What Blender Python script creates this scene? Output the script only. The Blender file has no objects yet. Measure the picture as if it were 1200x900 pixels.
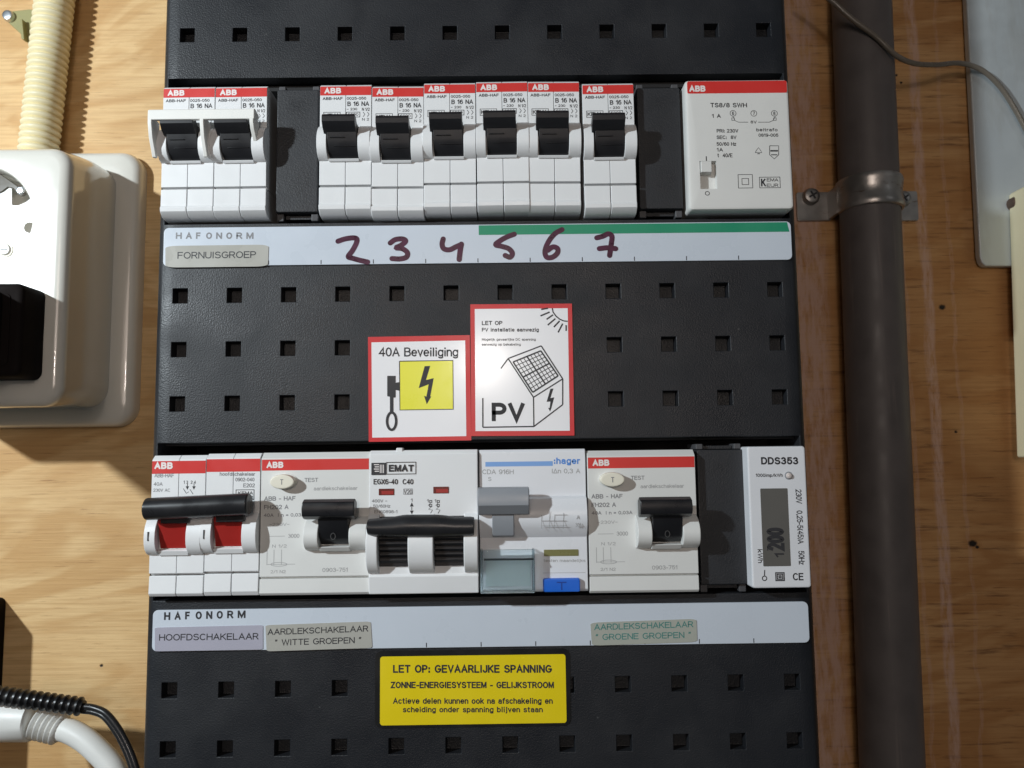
import bpy, bmesh, math, random
from mathutils import Vector, Matrix
random.seed(4)
S = bpy.context.scene
C = S.collection
MM = 0.001

# ------------------------------------------------------------------ camera
F_PX = 900.0                                    # focal length for a 1200 px wide frame
CAM = (9.474, 253.288, -35.904)                 # X right, height in front of the panel, Z up (mm)
ROT = ((0.99991553, 0.01215701, -0.0045972),
       (-0.01168805, 0.99577704, 0.09105753),
       (0.00568476, -0.09099611, 0.99583502))   # rows: right, down, forward in (X, down, depth)

cam_d = bpy.data.cameras.new('camera')
cam = bpy.data.objects.new('camera', cam_d)
C.objects.link(cam)
def _w(v): return Vector((v[0], v[2], -v[1]))
rx, ux, bx = _w(ROT[0]), -_w(ROT[1]), -_w(ROT[2])
cam.matrix_world = Matrix(((rx.x, ux.x, bx.x, CAM[0] * MM), (rx.y, ux.y, bx.y, -CAM[1] * MM),
                           (rx.z, ux.z, bx.z, CAM[2] * MM), (0, 0, 0, 1)))
cam_d.sensor_width = 36
cam_d.lens = 36 * F_PX / 1200
cam_d.clip_start = 0.01
cam_d.clip_end = 20
cam_d.dof.use_dof = True
cam_d.dof.focus_distance = 0.248
cam_d.dof.aperture_fstop = 24
S.camera = cam

# ------------------------------------------------------------------ world, lamps, exposure
wd = bpy.data.worlds.new('World')
S.world = wd
wd.use_nodes = True
wd.node_tree.nodes['Background'].inputs[0].default_value = (0.85, 0.95, 1.0, 1)
wd.node_tree.nodes['Background'].inputs[1].default_value = 0.05

def lamp(name, loc, power, color, radius):
    d = bpy.data.lights.new(name, 'POINT')
    d.energy = power
    d.color = color
    d.shadow_soft_size = radius * MM
    o = bpy.data.objects.new(name, d)
    o.location = (loc[0] * MM, -loc[1] * MM, loc[2] * MM)
    C.objects.link(o)
    return o
lamp('work_lamp', (-430, 370, 165), 13.2, (0.86, 0.95, 1.0), 11)
lamp('fill_lamp', (-30, 780, 92), 3.25, (1.0, 0.81, 0.69), 170)  # soft fill added behind the camera, in place of diffuse room light
lamp('head_lamp', (-24, 900, 98), 1.9, (1.0, 0.92, 0.85), 25)
for i in range(5):
    lamp('led', (560, 330, 300 - 26 * i), 0.03, (0.95, 0.97, 1.0), 3)

S.view_settings.view_transform = 'Standard'
S.view_settings.look = 'None'
S.view_settings.exposure = 0.0
S.view_settings.gamma = 1.0
S.view_settings.use_curve_mapping = False

# ------------------------------------------------------------------ pixel of the 1200x900 photo -> point on a plane
def at(px, py, h=0.0):
    v = ((px - 600) / F_PX, (py - 450) / F_PX, 1.0)
    d = [sum(ROT[r][c] * v[r] for r in range(3)) for c in range(3)]
    s = (CAM[1] - h) / d[2]
    return CAM[0] + d[0] * s, CAM[2] - d[1] * s

def crop(ox, oy, k):
    return lambda x, y: (ox + x / k, oy + y / k)

# ------------------------------------------------------------------ materials
MATS = {}
def mat(name, col, rough=0.5, metal=0.0, vary=0.06, bump=0.0, bscale=1500.0, spec=0.5, coat=0.0, trans=0.0, rvary=0.12, ior=1.45, nscale=90):
    if name in MATS: return MATS[name]
    m = bpy.data.materials.new(name)
    m.use_nodes = True
    nt = m.node_tree
    n = nt.nodes
    b = n['Principled BSDF']
    tc = n.new('ShaderNodeTexCoord')
    nz = n.new('ShaderNodeTexNoise')
    nz.inputs['Scale'].default_value = nscale
    nz.inputs['Detail'].default_value = 5
    nt.links.new(tc.outputs['Object'], nz.inputs['Vector'])
    mx = n.new('ShaderNodeMix')
    mx.data_type = 'RGBA'
    mx.inputs[6].default_value = tuple(c * (1 - vary) for c in col) + (1,)
    mx.inputs[7].default_value = tuple(min(1, c * (1 + vary)) for c in col) + (1,)
    nt.links.new(nz.outputs['Fac'], mx.inputs[0])
    nt.links.new(mx.outputs[2], b.inputs['Base Color'])
    mr = n.new('ShaderNodeMapRange')
    mr.inputs[1].default_value = 0.3
    mr.inputs[2].default_value = 0.7
    mr.inputs[3].default_value = max(0.02, rough - rvary)
    mr.inputs[4].default_value = min(1, rough + rvary)
    nt.links.new(nz.outputs['Fac'], mr.inputs[0])
    nt.links.new(mr.outputs[0], b.inputs['Roughness'])
    b.inputs['Metallic'].default_value = metal
    b.inputs['Specular IOR Level'].default_value = spec
    b.inputs['Coat Weight'].default_value = coat
    b.inputs['Transmission Weight'].default_value = trans
    b.inputs['IOR'].default_value = ior
    if bump:
        n2 = n.new('ShaderNodeTexNoise')
        n2.inputs['Scale'].default_value = bscale
        n2.inputs['Detail'].default_value = 3
        nt.links.new(tc.outputs['Object'], n2.inputs['Vector'])
        bp = n.new('ShaderNodeBump')
        bp.inputs['Strength'].default_value = bump
        bp.inputs['Distance'].default_value = 0.0004
        nt.links.new(n2.outputs['Fac'], bp.inputs['Height'])
        nt.links.new(bp.outputs['Normal'], b.inputs['Normal'])
    MATS[name] = m
    return m

WHITE = mat('white_plastic', (0.76, 0.765, 0.77), 0.42, vary=0.03, bump=0.05, bscale=2600)
WARMW = mat('transformer_plastic', (0.70, 0.695, 0.67), 0.45, vary=0.03, bump=0.05, bscale=2600)
RCDW = mat('rcd_plastic', (0.70, 0.70, 0.68), 0.45, vary=0.03, bump=0.05, bscale=2600)
METERW = mat('meter_plastic', (0.74, 0.75, 0.78), 0.35, vary=0.02)
TIEW = mat('tie_plastic', (0.80, 0.79, 0.75), 0.45, vary=0.03)
OUTW = mat('outlet_plastic', (0.74, 0.72, 0.655), 0.2, vary=0.02, rvary=0.03, coat=0.8)
CREAM = mat('cream_plastic', (0.82, 0.74, 0.50), 0.45, vary=0.05, bump=0.1, bscale=900)
BUTTON = mat('button_plastic', (0.78, 0.74, 0.62), 0.4)
BLACK = mat('black_plastic', (0.012, 0.012, 0.014), 0.38, vary=0.2, spec=0.5)
BAR = mat('bar_plastic', (0.018, 0.018, 0.020), 0.33, vary=0.2)
DARKGREY = mat('dark_grey_plastic', (0.022, 0.0235, 0.027), 0.5, vary=0.15, bump=0.25, bscale=1900)
INSIDE = mat('inner_plastic', (0.012, 0.012, 0.013), 0.7)
CLIP = mat('clip_plastic', (0.07, 0.07, 0.075), 0.45)
RED = mat('red_print', (0.62, 0.035, 0.030), 0.4, vary=0.06)
REDT = mat('red_toggle_plastic', (0.34, 0.020, 0.016), 0.35, vary=0.1)
REDBORDER = mat('red_border_print', (0.60, 0.022, 0.030), 0.34, vary=0.08, rvary=0.04)
INK = mat('black_print', (0.03, 0.03, 0.034), 0.5)
GREYINK = mat('grey_print', (0.21, 0.21, 0.22), 0.5)
FAINT = mat('faint_print', (0.38, 0.38, 0.38), 0.5)
WINK = mat('white_print', (0.80, 0.74, 0.72), 0.5)
BLUEINK = mat('blue_print', (0.10, 0.27, 0.66), 0.45)
LBLUEINK = mat('light_blue_print', (0.20, 0.38, 0.72), 0.45)
BLUE = mat('blue_plastic', (0.012, 0.13, 0.62), 0.35)
GREENINK = mat('green_print', (0.022, 0.26, 0.14), 0.4)
TEALINK = mat('teal_print', (0.06, 0.22, 0.20), 0.5)
MARKER = mat('marker_ink', (0.060, 0.008, 0.032), 0.35, vary=0.9, nscale=520)
STRIP = mat('label_strip_plastic', (0.58, 0.63, 0.70), 0.30, vary=0.02, rvary=0.06)
TAGGREY = mat('grey_tape', (0.42, 0.41, 0.37), 0.28, vary=0.04)
TAGMAUVE = mat('mauve_tape', (0.40, 0.39, 0.46), 0.3, vary=0.04)
TAGGREEN = mat('green_grey_tape', (0.40, 0.41, 0.36), 0.28, vary=0.04)
PAPER = mat('sticker_vinyl', (0.80, 0.80, 0.82), 0.16, vary=0.02, rvary=0.02, bump=0.04, bscale=160)
YELLOW = mat('yellow_vinyl', (0.80, 0.62, 0.012), 0.28, vary=0.04)
YELLOWP = mat('yellow_print', (0.80, 0.76, 0.03), 0.2, vary=0.03)
GREYT = mat('grey_toggle_plastic', (0.27, 0.285, 0.31), 0.4)
LCD = mat('lcd_glass', (0.125, 0.118, 0.108), 0.22, vary=0.08, rvary=0.03)
OLIVE = mat('olive_window', (0.20, 0.19, 0.075), 0.3)
REDWIN = mat('red_window', (0.13, 0.016, 0.012), 0.25)
CLEAR = mat('clear_plastic', (0.86, 0.94, 0.97), 0.05, trans=0.97, rvary=0.02, vary=0.01, ior=1.42)
PVC = mat('grey_pvc', (0.125, 0.112, 0.110), 0.5, vary=0.25, bump=0.04, bscale=300)
ZINC = mat('zinc_steel', (0.40, 0.385, 0.37), 0.40, metal=0.75, vary=0.5, bump=0.2, bscale=260)
SCREW = mat('screw_steel', (0.38, 0.37, 0.36), 0.38, metal=0.9, vary=0.2)
BSCREW = mat('bright_screw', (0.62, 0.66, 0.70), 0.25, metal=0.9)
GALV = mat('galvanised_plate', (0.58, 0.63, 0.65), 0.48, metal=0.35, vary=0.10, bump=0.05, bscale=120)
SADDLE = mat('olive_saddle_plastic', (0.30, 0.28, 0.12), 0.5)
WIRE = mat('grey_wire', (0.18, 0.158, 0.13), 0.28, vary=0.15)
CABLEW = mat('white_cable', (0.72, 0.72, 0.69), 0.42)
CABLEB = mat('black_cable', (0.014, 0.014, 0.015), 0.33)

def streaks(m, scale, col, lo, hi):
    """long scuffs and dried runs"""
    nt = m.node_tree; n = nt.nodes; b = n['Principled BSDF']
    tc = [x for x in n if x.type == 'TEX_COORD'][0]
    mp = n.new('ShaderNodeMapping'); mp.inputs['Scale'].default_value = scale
    nt.links.new(tc.outputs['Object'], mp.inputs['Vector'])
    z = n.new('ShaderNodeTexNoise'); z.inputs['Scale'].default_value = 1.0; z.inputs['Detail'].default_value = 6; z.inputs['Roughness'].default_value = 0.7
    nt.links.new(mp.outputs[0], z.inputs['Vector'])
    r = n.new('ShaderNodeMapRange'); r.inputs[1].default_value = lo; r.inputs[2].default_value = hi; r.inputs[4].default_value = 0.8
    nt.links.new(z.outputs['Fac'], r.inputs[0])
    base = b.inputs['Base Color'].links[0].from_socket
    mx = n.new('ShaderNodeMix'); mx.data_type = 'RGBA'; mx.inputs[7].default_value = col + (1,)
    nt.links.new(r.outputs[0], mx.inputs[0]); nt.links.new(base, mx.inputs[6]); nt.links.new(mx.outputs[2], b.inputs['Base Color'])
streaks(PVC, (260, 260, 9), (0.24, 0.20, 0.185), 0.60, 0.78)
streaks(ZINC, (120, 120, 420), (0.16, 0.085, 0.045), 0.60, 0.70)
streaks(GALV, (60, 60, 12), (0.46, 0.47, 0.45), 0.52, 0.75)

def cover_material():
    m = mat('cover_plastic', (0.0115, 0.013, 0.0165), 0.44, vary=0.15, bump=0.32, bscale=2000, rvary=0.06)
    nt = m.node_tree; n = nt.nodes; b = n['Principled BSDF']
    # dust and fine scuffs
    tc = [x for x in n if x.type == 'TEX_COORD'][0]
    d = n.new('ShaderNodeTexNoise'); d.inputs['Scale'].default_value = 22; d.inputs['Detail'].default_value = 8; d.inputs['Roughness'].default_value = 0.7
    nt.links.new(tc.outputs['Object'], d.inputs['Vector'])
    r = n.new('ShaderNodeMapRange'); r.inputs[1].default_value = 0.45; r.inputs[2].default_value = 0.75; r.inputs[4].default_value = 0.16
    nt.links.new(d.outputs['Fac'], r.inputs[0])
    v = n.new('ShaderNodeTexVoronoi'); v.inputs['Scale'].default_value = 95
    nt.links.new(tc.outputs['Object'], v.inputs['Vector'])
    sp = n.new('ShaderNodeMapRange'); sp.inputs[1].default_value = 0.035; sp.inputs[2].default_value = 0.02
    sp.inputs[3].default_value = 0; sp.inputs[4].default_value = 0.6
    nt.links.new(v.outputs['Distance'], sp.inputs[0])
    ad = n.new('ShaderNodeMath'); ad.operation = 'MAXIMUM'
    nt.links.new(r.outputs[0], ad.inputs[0]); nt.links.new(sp.outputs[0], ad.inputs[1])
    # wiped, slightly greasy patches change the gloss
    g = n.new('ShaderNodeTexNoise'); g.inputs['Scale'].default_value = 34; g.inputs['Detail'].default_value = 6; g.inputs['Distortion'].default_value = 0.8
    nt.links.new(tc.outputs['Object'], g.inputs['Vector'])
    gr = n.new('ShaderNodeMapRange'); gr.inputs[1].default_value = 0.32; gr.inputs[2].default_value = 0.68; gr.inputs[3].default_value = 0.36; gr.inputs[4].default_value = 0.56
    nt.links.new(g.outputs['Fac'], gr.inputs[0]); nt.links.new(gr.outputs[0], b.inputs['Roughness'])
    base = b.inputs['Base Color'].links[0].from_socket
    mx = n.new('ShaderNodeMix'); mx.data_type = 'RGBA'; mx.inputs[7].default_value = (0.085, 0.085, 0.085, 1)
    nt.links.new(ad.outputs[0], mx.inputs[0]); nt.links.new(base, mx.inputs[6])
    nt.links.new(mx.outputs[2], b.inputs['Base Color'])
    return m
COVER = cover_material()

HOLES = [(1047, 93, 1.6), (1056, 97, 1.3), (1050, 88, 1.4), (1104, 360, 2.2), (1120, 506, 1.4), (1140, 637, 2.6), (1145, 641, 1.5),
         (119, 780, 1.4)]
def wood_material():
    m = bpy.data.materials.new('plywood'); m.use_nodes = True
    nt = m.node_tree; n = nt.nodes; b = n['Principled BSDF']; L = nt.links.new
    tc = n.new('ShaderNodeTexCoord')
    def mapping(sc, src=None):
        k = n.new('ShaderNodeMapping'); k.inputs['Scale'].default_value = sc
        L(src or tc.outputs['Object'], k.inputs['Vector']); return k.outputs[0]
    def noise(v, s, det=4, rough=0.55, dist=0.0):
        k = n.new('ShaderNodeTexNoise'); k.inputs['Scale'].default_value = s; k.inputs['Detail'].default_value = det
        k.inputs['Roughness'].default_value = rough; k.inputs['Distortion'].default_value = dist
        L(v, k.inputs['Vector']); return k.outputs['Fac']
    def rng(f, a, b_, c, d):
        k = n.new('ShaderNodeMapRange'); k.inputs[1].default_value = a; k.inputs[2].default_value = b_
        k.inputs[3].default_value = c; k.inputs[4].default_value = d; L(f, k.inputs[0]); return k.outputs[0]
    def mix(f, a, c, blend='MIX'):
        k = n.new('ShaderNodeMix'); k.data_type = 'RGBA'; k.blend_type = blend
        if isinstance(f, float): k.inputs[0].default_value = f
        else: L(f, k.inputs[0])
        for i, q in ((6, a), (7, c)):
            if isinstance(q, tuple): k.inputs[i].default_value = q + (1,)
            else: L(q, k.inputs[i])
        return k.outputs[2]
    def math_(op, a, c):
        k = n.new('ShaderNodeMath'); k.operation = op
        for i, q in ((0, a), (1, c)):
            if isinstance(q, (int, float)): k.inputs[i].default_value = q
            else: L(q, k.inputs[i])
        return k.outputs[0]
    # broad cathedral figure, rotary-cut veneer running sideways
    broad = noise(mapping((6.5, 1, 17)), 1.0, 3, 0.5, 2.6)
    rings = n.new('ShaderNodeMath'); rings.operation = 'SINE'
    L(math_('MULTIPLY', broad, 24.0), rings.inputs[0])
    fig = rng(rings.outputs[0], -1, 1, 0, 1)
    fine = noise(mapping((26, 1, 900)), 1.0, 5, 0.6)
    pores = noise(mapping((60, 1, 1500)), 1.0, 3, 0.6)
    big = noise(mapping((7, 1, 11)), 1.0, 5, 0.6)
    col = mix(rng(fig, 0.1, 0.9, 0, 1), (0.80, 0.565, 0.285), (0.62, 0.385, 0.165))
    col = mix(rng(big, 0.35, 0.68, 0, 0.75), col, (0.56, 0.32, 0.125))
    col = mix(rng(fine, 0.42, 0.70, 0, 0.45), col, (0.42, 0.225, 0.085))
    col = mix(rng(pores, 0.62, 0.72, 0, 0.7), col, (0.26, 0.125, 0.045))
    # shade right of the fuse box put into the wood colour: redder, darker
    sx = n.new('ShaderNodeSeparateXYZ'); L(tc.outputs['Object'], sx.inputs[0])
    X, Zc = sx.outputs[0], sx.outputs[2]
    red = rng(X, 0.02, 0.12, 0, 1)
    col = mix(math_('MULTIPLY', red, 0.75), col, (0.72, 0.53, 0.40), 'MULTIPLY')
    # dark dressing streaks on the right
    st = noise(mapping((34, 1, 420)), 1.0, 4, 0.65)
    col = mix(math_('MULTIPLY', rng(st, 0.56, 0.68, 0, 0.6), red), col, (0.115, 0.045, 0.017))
    # chalky vertical rubs where mortar dust was wiped along the pipe
    def band(x0, w, amt, s):
        wob = noise(mapping((1, 1, 18)), s, 3, 0.5)
        xx = math_('SUBTRACT', X, math_('ADD', x0 - 0.003, math_('MULTIPLY', wob, 0.006)))
        d = math_('ABSOLUTE', xx, 0)
        f = rng(d, w * 0.55, w, 1, 0)
        g = rng(noise(mapping((220, 1, 40)), s * 1.7, 5, 0.75), 0.36, 0.56, 0, amt)
        return math_('MULTIPLY', f, g)
    ch = math_('MAXIMUM', band(0.1475, 0.0095, 0.8, 1.0), band(0.2010, 0.0030, 0.7, 1.3))
    ch = math_('MAXIMUM', ch, band(0.191, 0.0012, 0.3, 2.1))
    ch = math_('MAXIMUM', ch, band(0.2125, 0.0011, 0.3, 2.7))
    col = mix(ch, col, (0.62, 0.41, 0.33))
    # old nail holes and small knots
    mask = None
    for (px, py, r) in HOLES:
        x, z = at(px, py, -90)
        a = math_('SUBTRACT', X, x * MM); c = math_('SUBTRACT', Zc, z * MM)
        wobble = math_('MULTIPLY', noise(mapping((900, 1, 900)), 1.0, 2), 0.0011)
        dd = math_('SQRT', math_('ADD', math_('MULTIPLY', a, a), math_('MULTIPLY', math_('MULTIPLY', c, c), 1.7)), 0)
        f = rng(math_('ADD', dd, wobble), r * 0.75 * MM, r * 1.1 * MM, 1, 0)
        mask = f if mask is None else math_('MAXIMUM', mask, f)
    col = mix(mask, col, (0.018, 0.011, 0.007))
    L(col, b.inputs['Base Color'])
    b.inputs['Roughness'].default_value = 0.58
    b.inputs['Specular IOR Level'].default_value = 0.35
    hh = math_('SUBTRACT', math_('ADD', math_('MULTIPLY', fine, 0.8), math_('MULTIPLY', pores, 0.5)), math_('MULTIPLY', mask, 3.0))
    bp = n.new('ShaderNodeBump'); bp.inputs['Strength'].default_value = 0.35; bp.inputs['Distance'].default_value = 0.0005
    L(hh, bp.inputs['Height']); L(bp.outputs['Normal'], b.inputs['Normal'])
    return m
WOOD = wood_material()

# ------------------------------------------------------------------ mesh helpers (mm; X right, h towards the viewer, Z up)
def rrect(x0, x1, z0, z1, r, n=5):
    pts = []
    for cx, cz, a0 in ((x1 - r, z1 - r, 0), (x0 + r, z1 - r, 90), (x0 + r, z0 + r, 180), (x1 - r, z0 + r, 270)):
        for i in range(n + 1):
            a = math.radians(a0 + 90 * i / n)
            pts.append((cx + r * math.cos(a), cz + r * math.sin(a)))
    return pts

def spline(pts, n=8):
    P = [Vector(p) for p in pts]
    P = [P[0] * 2 - P[1]] + P + [P[-1] * 2 - P[-2]]
    out = []
    for i in range(1, len(P) - 2):
        for k in range(n):
            t = k / n
            out.append(0.5 * ((2 * P[i]) + (P[i + 1] - P[i - 1]) * t + (2 * P[i - 1] - 5 * P[i] + 4 * P[i + 1] - P[i + 2]) * t * t
                              + (3 * P[i] - P[i - 1] - 3 * P[i + 1] + P[i + 2]) * t ** 3))
    out.append(P[-2])
    return [tuple(v) for v in out]

# a plain sans alphabet drawn as pen strokes: cap height 1, x-height .72
def arc(cx, cy, rx, ry, a0, a1, n=8):
    return [(cx + rx * math.cos(math.radians(a0 + (a1 - a0) * i / n)), cy + ry * math.sin(math.radians(a0 + (a1 - a0) * i / n))) for i in range(n + 1)]
G = {
 'A': (.68, [[(0, 0), (.34, 1), (.68, 0)], [(.11, .33), (.57, .33)]]),
 'B': (.60, [[(0, 0), (0, 1)], [(.02, 1), (.34, 1)] + arc(.34, .77, .21, .23, 85, -85) + [(.34, .54), (.02, .54)], [(.34, .54)] + arc(.35, .27, .25, .27, 85, -85) + [(.35, 0), (.02, 0)]]),
 'C': (.66, [arc(.35, .5, .35, .5, 48, 312, 16)]),
 'D': (.64, [[(0, 0), (0, 1), (.28, 1)] + arc(.28, .5, .36, .5, 85, -85, 12) + [(.28, 0), (0, 0)]]),
 'E': (.56, [[(.56, 1), (0, 1), (0, 0), (.56, 0)], [(0, .53), (.50, .53)]]),
 'F': (.52, [[(.52, 1), (0, 1), (0, 0)], [(0, .52), (.46, .52)]]),
 'G': (.70, [arc(.36, .5, .36, .5, 50, 350, 16) + [(.70, .47), (.40, .47)]]),
 'H': (.62, [[(0, 0), (0, 1)], [(.62, 0), (.62, 1)], [(0, .52), (.62, .52)]]),
 'I': (.10, [[(.05, 0), (.05, 1)]]),
 'J': (.44, [[(.44, 1), (.44, .25)] + arc(.22, .25, .22, .25, -5, -175)]),
 'K': (.60, [[(0, 0), (0, 1)], [(.57, 1), (0, .38)], [(.2, .58), (.60, 0)]]),
 'L': (.50, [[(0, 1), (0, 0), (.50, 0)]]),
 'M': (.74, [[(0, 0), (0, 1)], [(.03, 1), (.37, .08), (.71, 1)], [(.74, 1), (.74, 0)]]),
 'N': (.62, [[(0, 0), (0, 1)], [(.02, 1), (.60, 0)], [(.62, 0), (.62, 1)]]),
 'O': (.72, [arc(.36, .5, .36, .5, 90, 450, 20)]),
 'P': (.56, [[(0, 0), (0, 1), (.31, 1)] + arc(.31, .73, .25, .27, 85, -85) + [(.31, .46), (0, .46)]]),
 'R': (.60, [[(0, 0), (0, 1), (.33, 1)] + arc(.33, .74, .24, .26, 85, -85) + [(.33, .48), (0, .48)], [(.33, .48), (.60, 0)]]),
 'S': (.60, [arc(.30, .755, .27, .245, 25, 250, 12) + arc(.30, .265, .30, .265, 75, -155, 12)]),
 'T': (.60, [[(0, 1), (.60, 1)], [(.30, 1), (.30, 0)]]),
 'U': (.62, [[(0, 1), (0, .31)] + arc(.31, .31, .31, .31, 185, 355, 10) + [(.62, .31), (.62, 1)]]),
 'V': (.64, [[(0, 1), (.32, 0), (.64, 1)]]),
 'W': (.92, [[(0, 1), (.23, 0), (.46, 1), (.69, 0), (.92, 1)]]),
 'X': (.62, [[(0, 0), (.62, 1)], [(0, 1), (.62, 0)]]),
 'Y': (.62, [[(0, 1), (.31, .45), (.62, 1)], [(.31, .45), (.31, 0)]]),
 'Z': (.58, [[(0, 1), (.58, 1), (0, 0), (.58, 0)]]),
 '0': (.54, [arc(.27, .5, .27, .5, 90, 450, 18)]),
 '1': (.30, [[(0, .78), (.24, 1), (.24, 0)]]),
 '2': (.54, [arc(.27, .73, .26, .27, 165, -30, 10) + [(.0, 0), (.54, 0)]]),
 '3': (.54, [arc(.26, .765, .23, .235, 155, -80, 9) + arc(.26, .27, .27, .27, 80, -155, 10)]),
 '4': (.56, [[(.42, 0), (.42, 1), (0, .30), (.56, .30)]]),
 '5': (.54, [[(.49, 1), (.08, 1), (.03, .50)] + arc(.27, .33, .27, .33, 135, -150, 12)]),
 '6': (.54, [arc(.30, .5, .30, .5, 55, 180, 8) + arc(.27, .32, .27, .32, 180, 530, 14)]),
 '7': (.54, [[(0, 1), (.54, 1), (.20, 0)]]),
 '8': (.54, [arc(.27, .76, .23, .24, -90, 270, 14), arc(.27, .27, .27, .27, 90, 450, 16)]),
 '9': (.54, [arc(.27, .68, .27, .32, 0, 350, 14) + arc(.24, .5, .30, .5, 0, -125, 8)]),
 'a': (.48, [arc(.24, .50, .22, .22, 155, 20, 7) + [(.46, .44), (.46, 0)], arc(.22, .21, .22, .21, 60, 320, 12)]),
 'b': (.50, [[(0, 0), (0, 1)], arc(.25, .36, .25, .36, 150, -150, 14)]),
 'c': (.46, [arc(.25, .36, .25, .36, 48, 312, 12)]),
 'd': (.50, [[(.50, 0), (.50, 1)], arc(.25, .36, .25, .36, 30, 330, 14)]),
 'e': (.50, [[(.02, .37), (.49, .37)] + arc(.25, .36, .25, .36, 10, 315, 14)]),
 'f': (.30, [arc(.28, .82, .18, .18, 80, 180, 5) + [(.10, 0)], [(0, .70), (.28, .70)]]),
 'g': (.50, [arc(.25, .36, .25, .36, 30, 330, 14), [(.50, .72), (.50, -.08)] + arc(.26, -.06, .24, .20, -5, -150, 7)]),
 'h': (.46, [[(0, 0), (0, 1)], [(0, .40)] + arc(.23, .46, .23, .26, 160, 0, 7) + [(.46, 0)]]),
 'i': (.10, [[(.05, 0), (.05, .66)], [(.05, .93), (.05, 1)]]),
 'j': (.18, [[(.13, .72), (.13, -.10)] + arc(-.01, -.10, .14, .14, 0, -80, 4), [(.13, .88), (.13, 1)]]),
 'k': (.46, [[(0, 0), (0, 1)], [(.43, .72), (0, .27)], [(.16, .43), (.46, 0)]]),
 'l': (.10, [[(.05, 0), (.05, 1)]]),
 'm': (.76, [[(0, 0), (0, .72)], [(0, .42)] + arc(.19, .47, .19, .25, 160, 0, 6) + [(.38, 0)], [(.38, .42)] + arc(.57, .47, .19, .25, 160, 0, 6) + [(.76, 0)]]),
 'n': (.46, [[(0, 0), (0, .72)], [(0, .40)] + arc(.23, .46, .23, .26, 160, 0, 7) + [(.46, 0)]]),
 'o': (.52, [arc(.26, .36, .26, .36, 90, 450, 16)]),
 'p': (.50, [[(0, -.26), (0, .72)], arc(.25, .36, .25, .36, 150, -150, 14)]),
 'r': (.30, [[(0, 0), (0, .72)], [(0, .44)] + arc(.24, .44, .24, .27, 165, 80, 5)]),
 's': (.44, [arc(.22, .545, .20, .175, 25, 250, 9) + arc(.22, .19, .22, .19, 75, -155, 9)]),
 't': (.30, [[(.12, .95), (.12, .14)] + arc(.24, .13, .12, .13, 190, 280, 4), [(0, .70), (.28, .70)]]),
 'u': (.46, [[(0, .72), (0, .26)] + arc(.23, .26, .23, .26, 180, 340, 7), [(.46, 0), (.46, .72)]]),
 'v': (.46, [[(0, .72), (.23, 0), (.46, .72)]]),
 'w': (.70, [[(0, .72), (.17, 0), (.35, .72), (.53, 0), (.70, .72)]]),
 'z': (.42, [[(0, .72), (.42, .72), (0, 0), (.42, 0)]]),
 '-': (.32, [[(0, .38), (.32, .38)]]), '~': (.42, [[(0, .42), (.1, .52), (.21, .46), (.32, .40), (.42, .50)]]),
 '.': (.10, [[(.05, 0), (.05, .13)]]), ',': (.12, [[(.09, .12), (.03, -.12)]]), ':': (.10, [[(.05, 0), (.05, .13)], [(.05, .52), (.05, .65)]]),
 '/': (.36, [[(0, 0), (.36, 1)]]), '=': (.44, [[(0, .32), (.44, .32)], [(0, .56), (.44, .56)]]),
 '(': (.20, [arc(.42, .45, .40, .62, 128, 232, 8)]), ')': (.20, [arc(-.22, .45, .40, .62, 52, -52, 8)]),
 '\u201d': (.26, [[(.06, 1), (.02, .78)], [(.22, 1), (.18, .78)]]), '\u0394': (.66, [[(0, 0), (.33, 1), (.66, 0), (.02, 0)]]), ' ': (.26, []),
}
_font = {}
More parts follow.
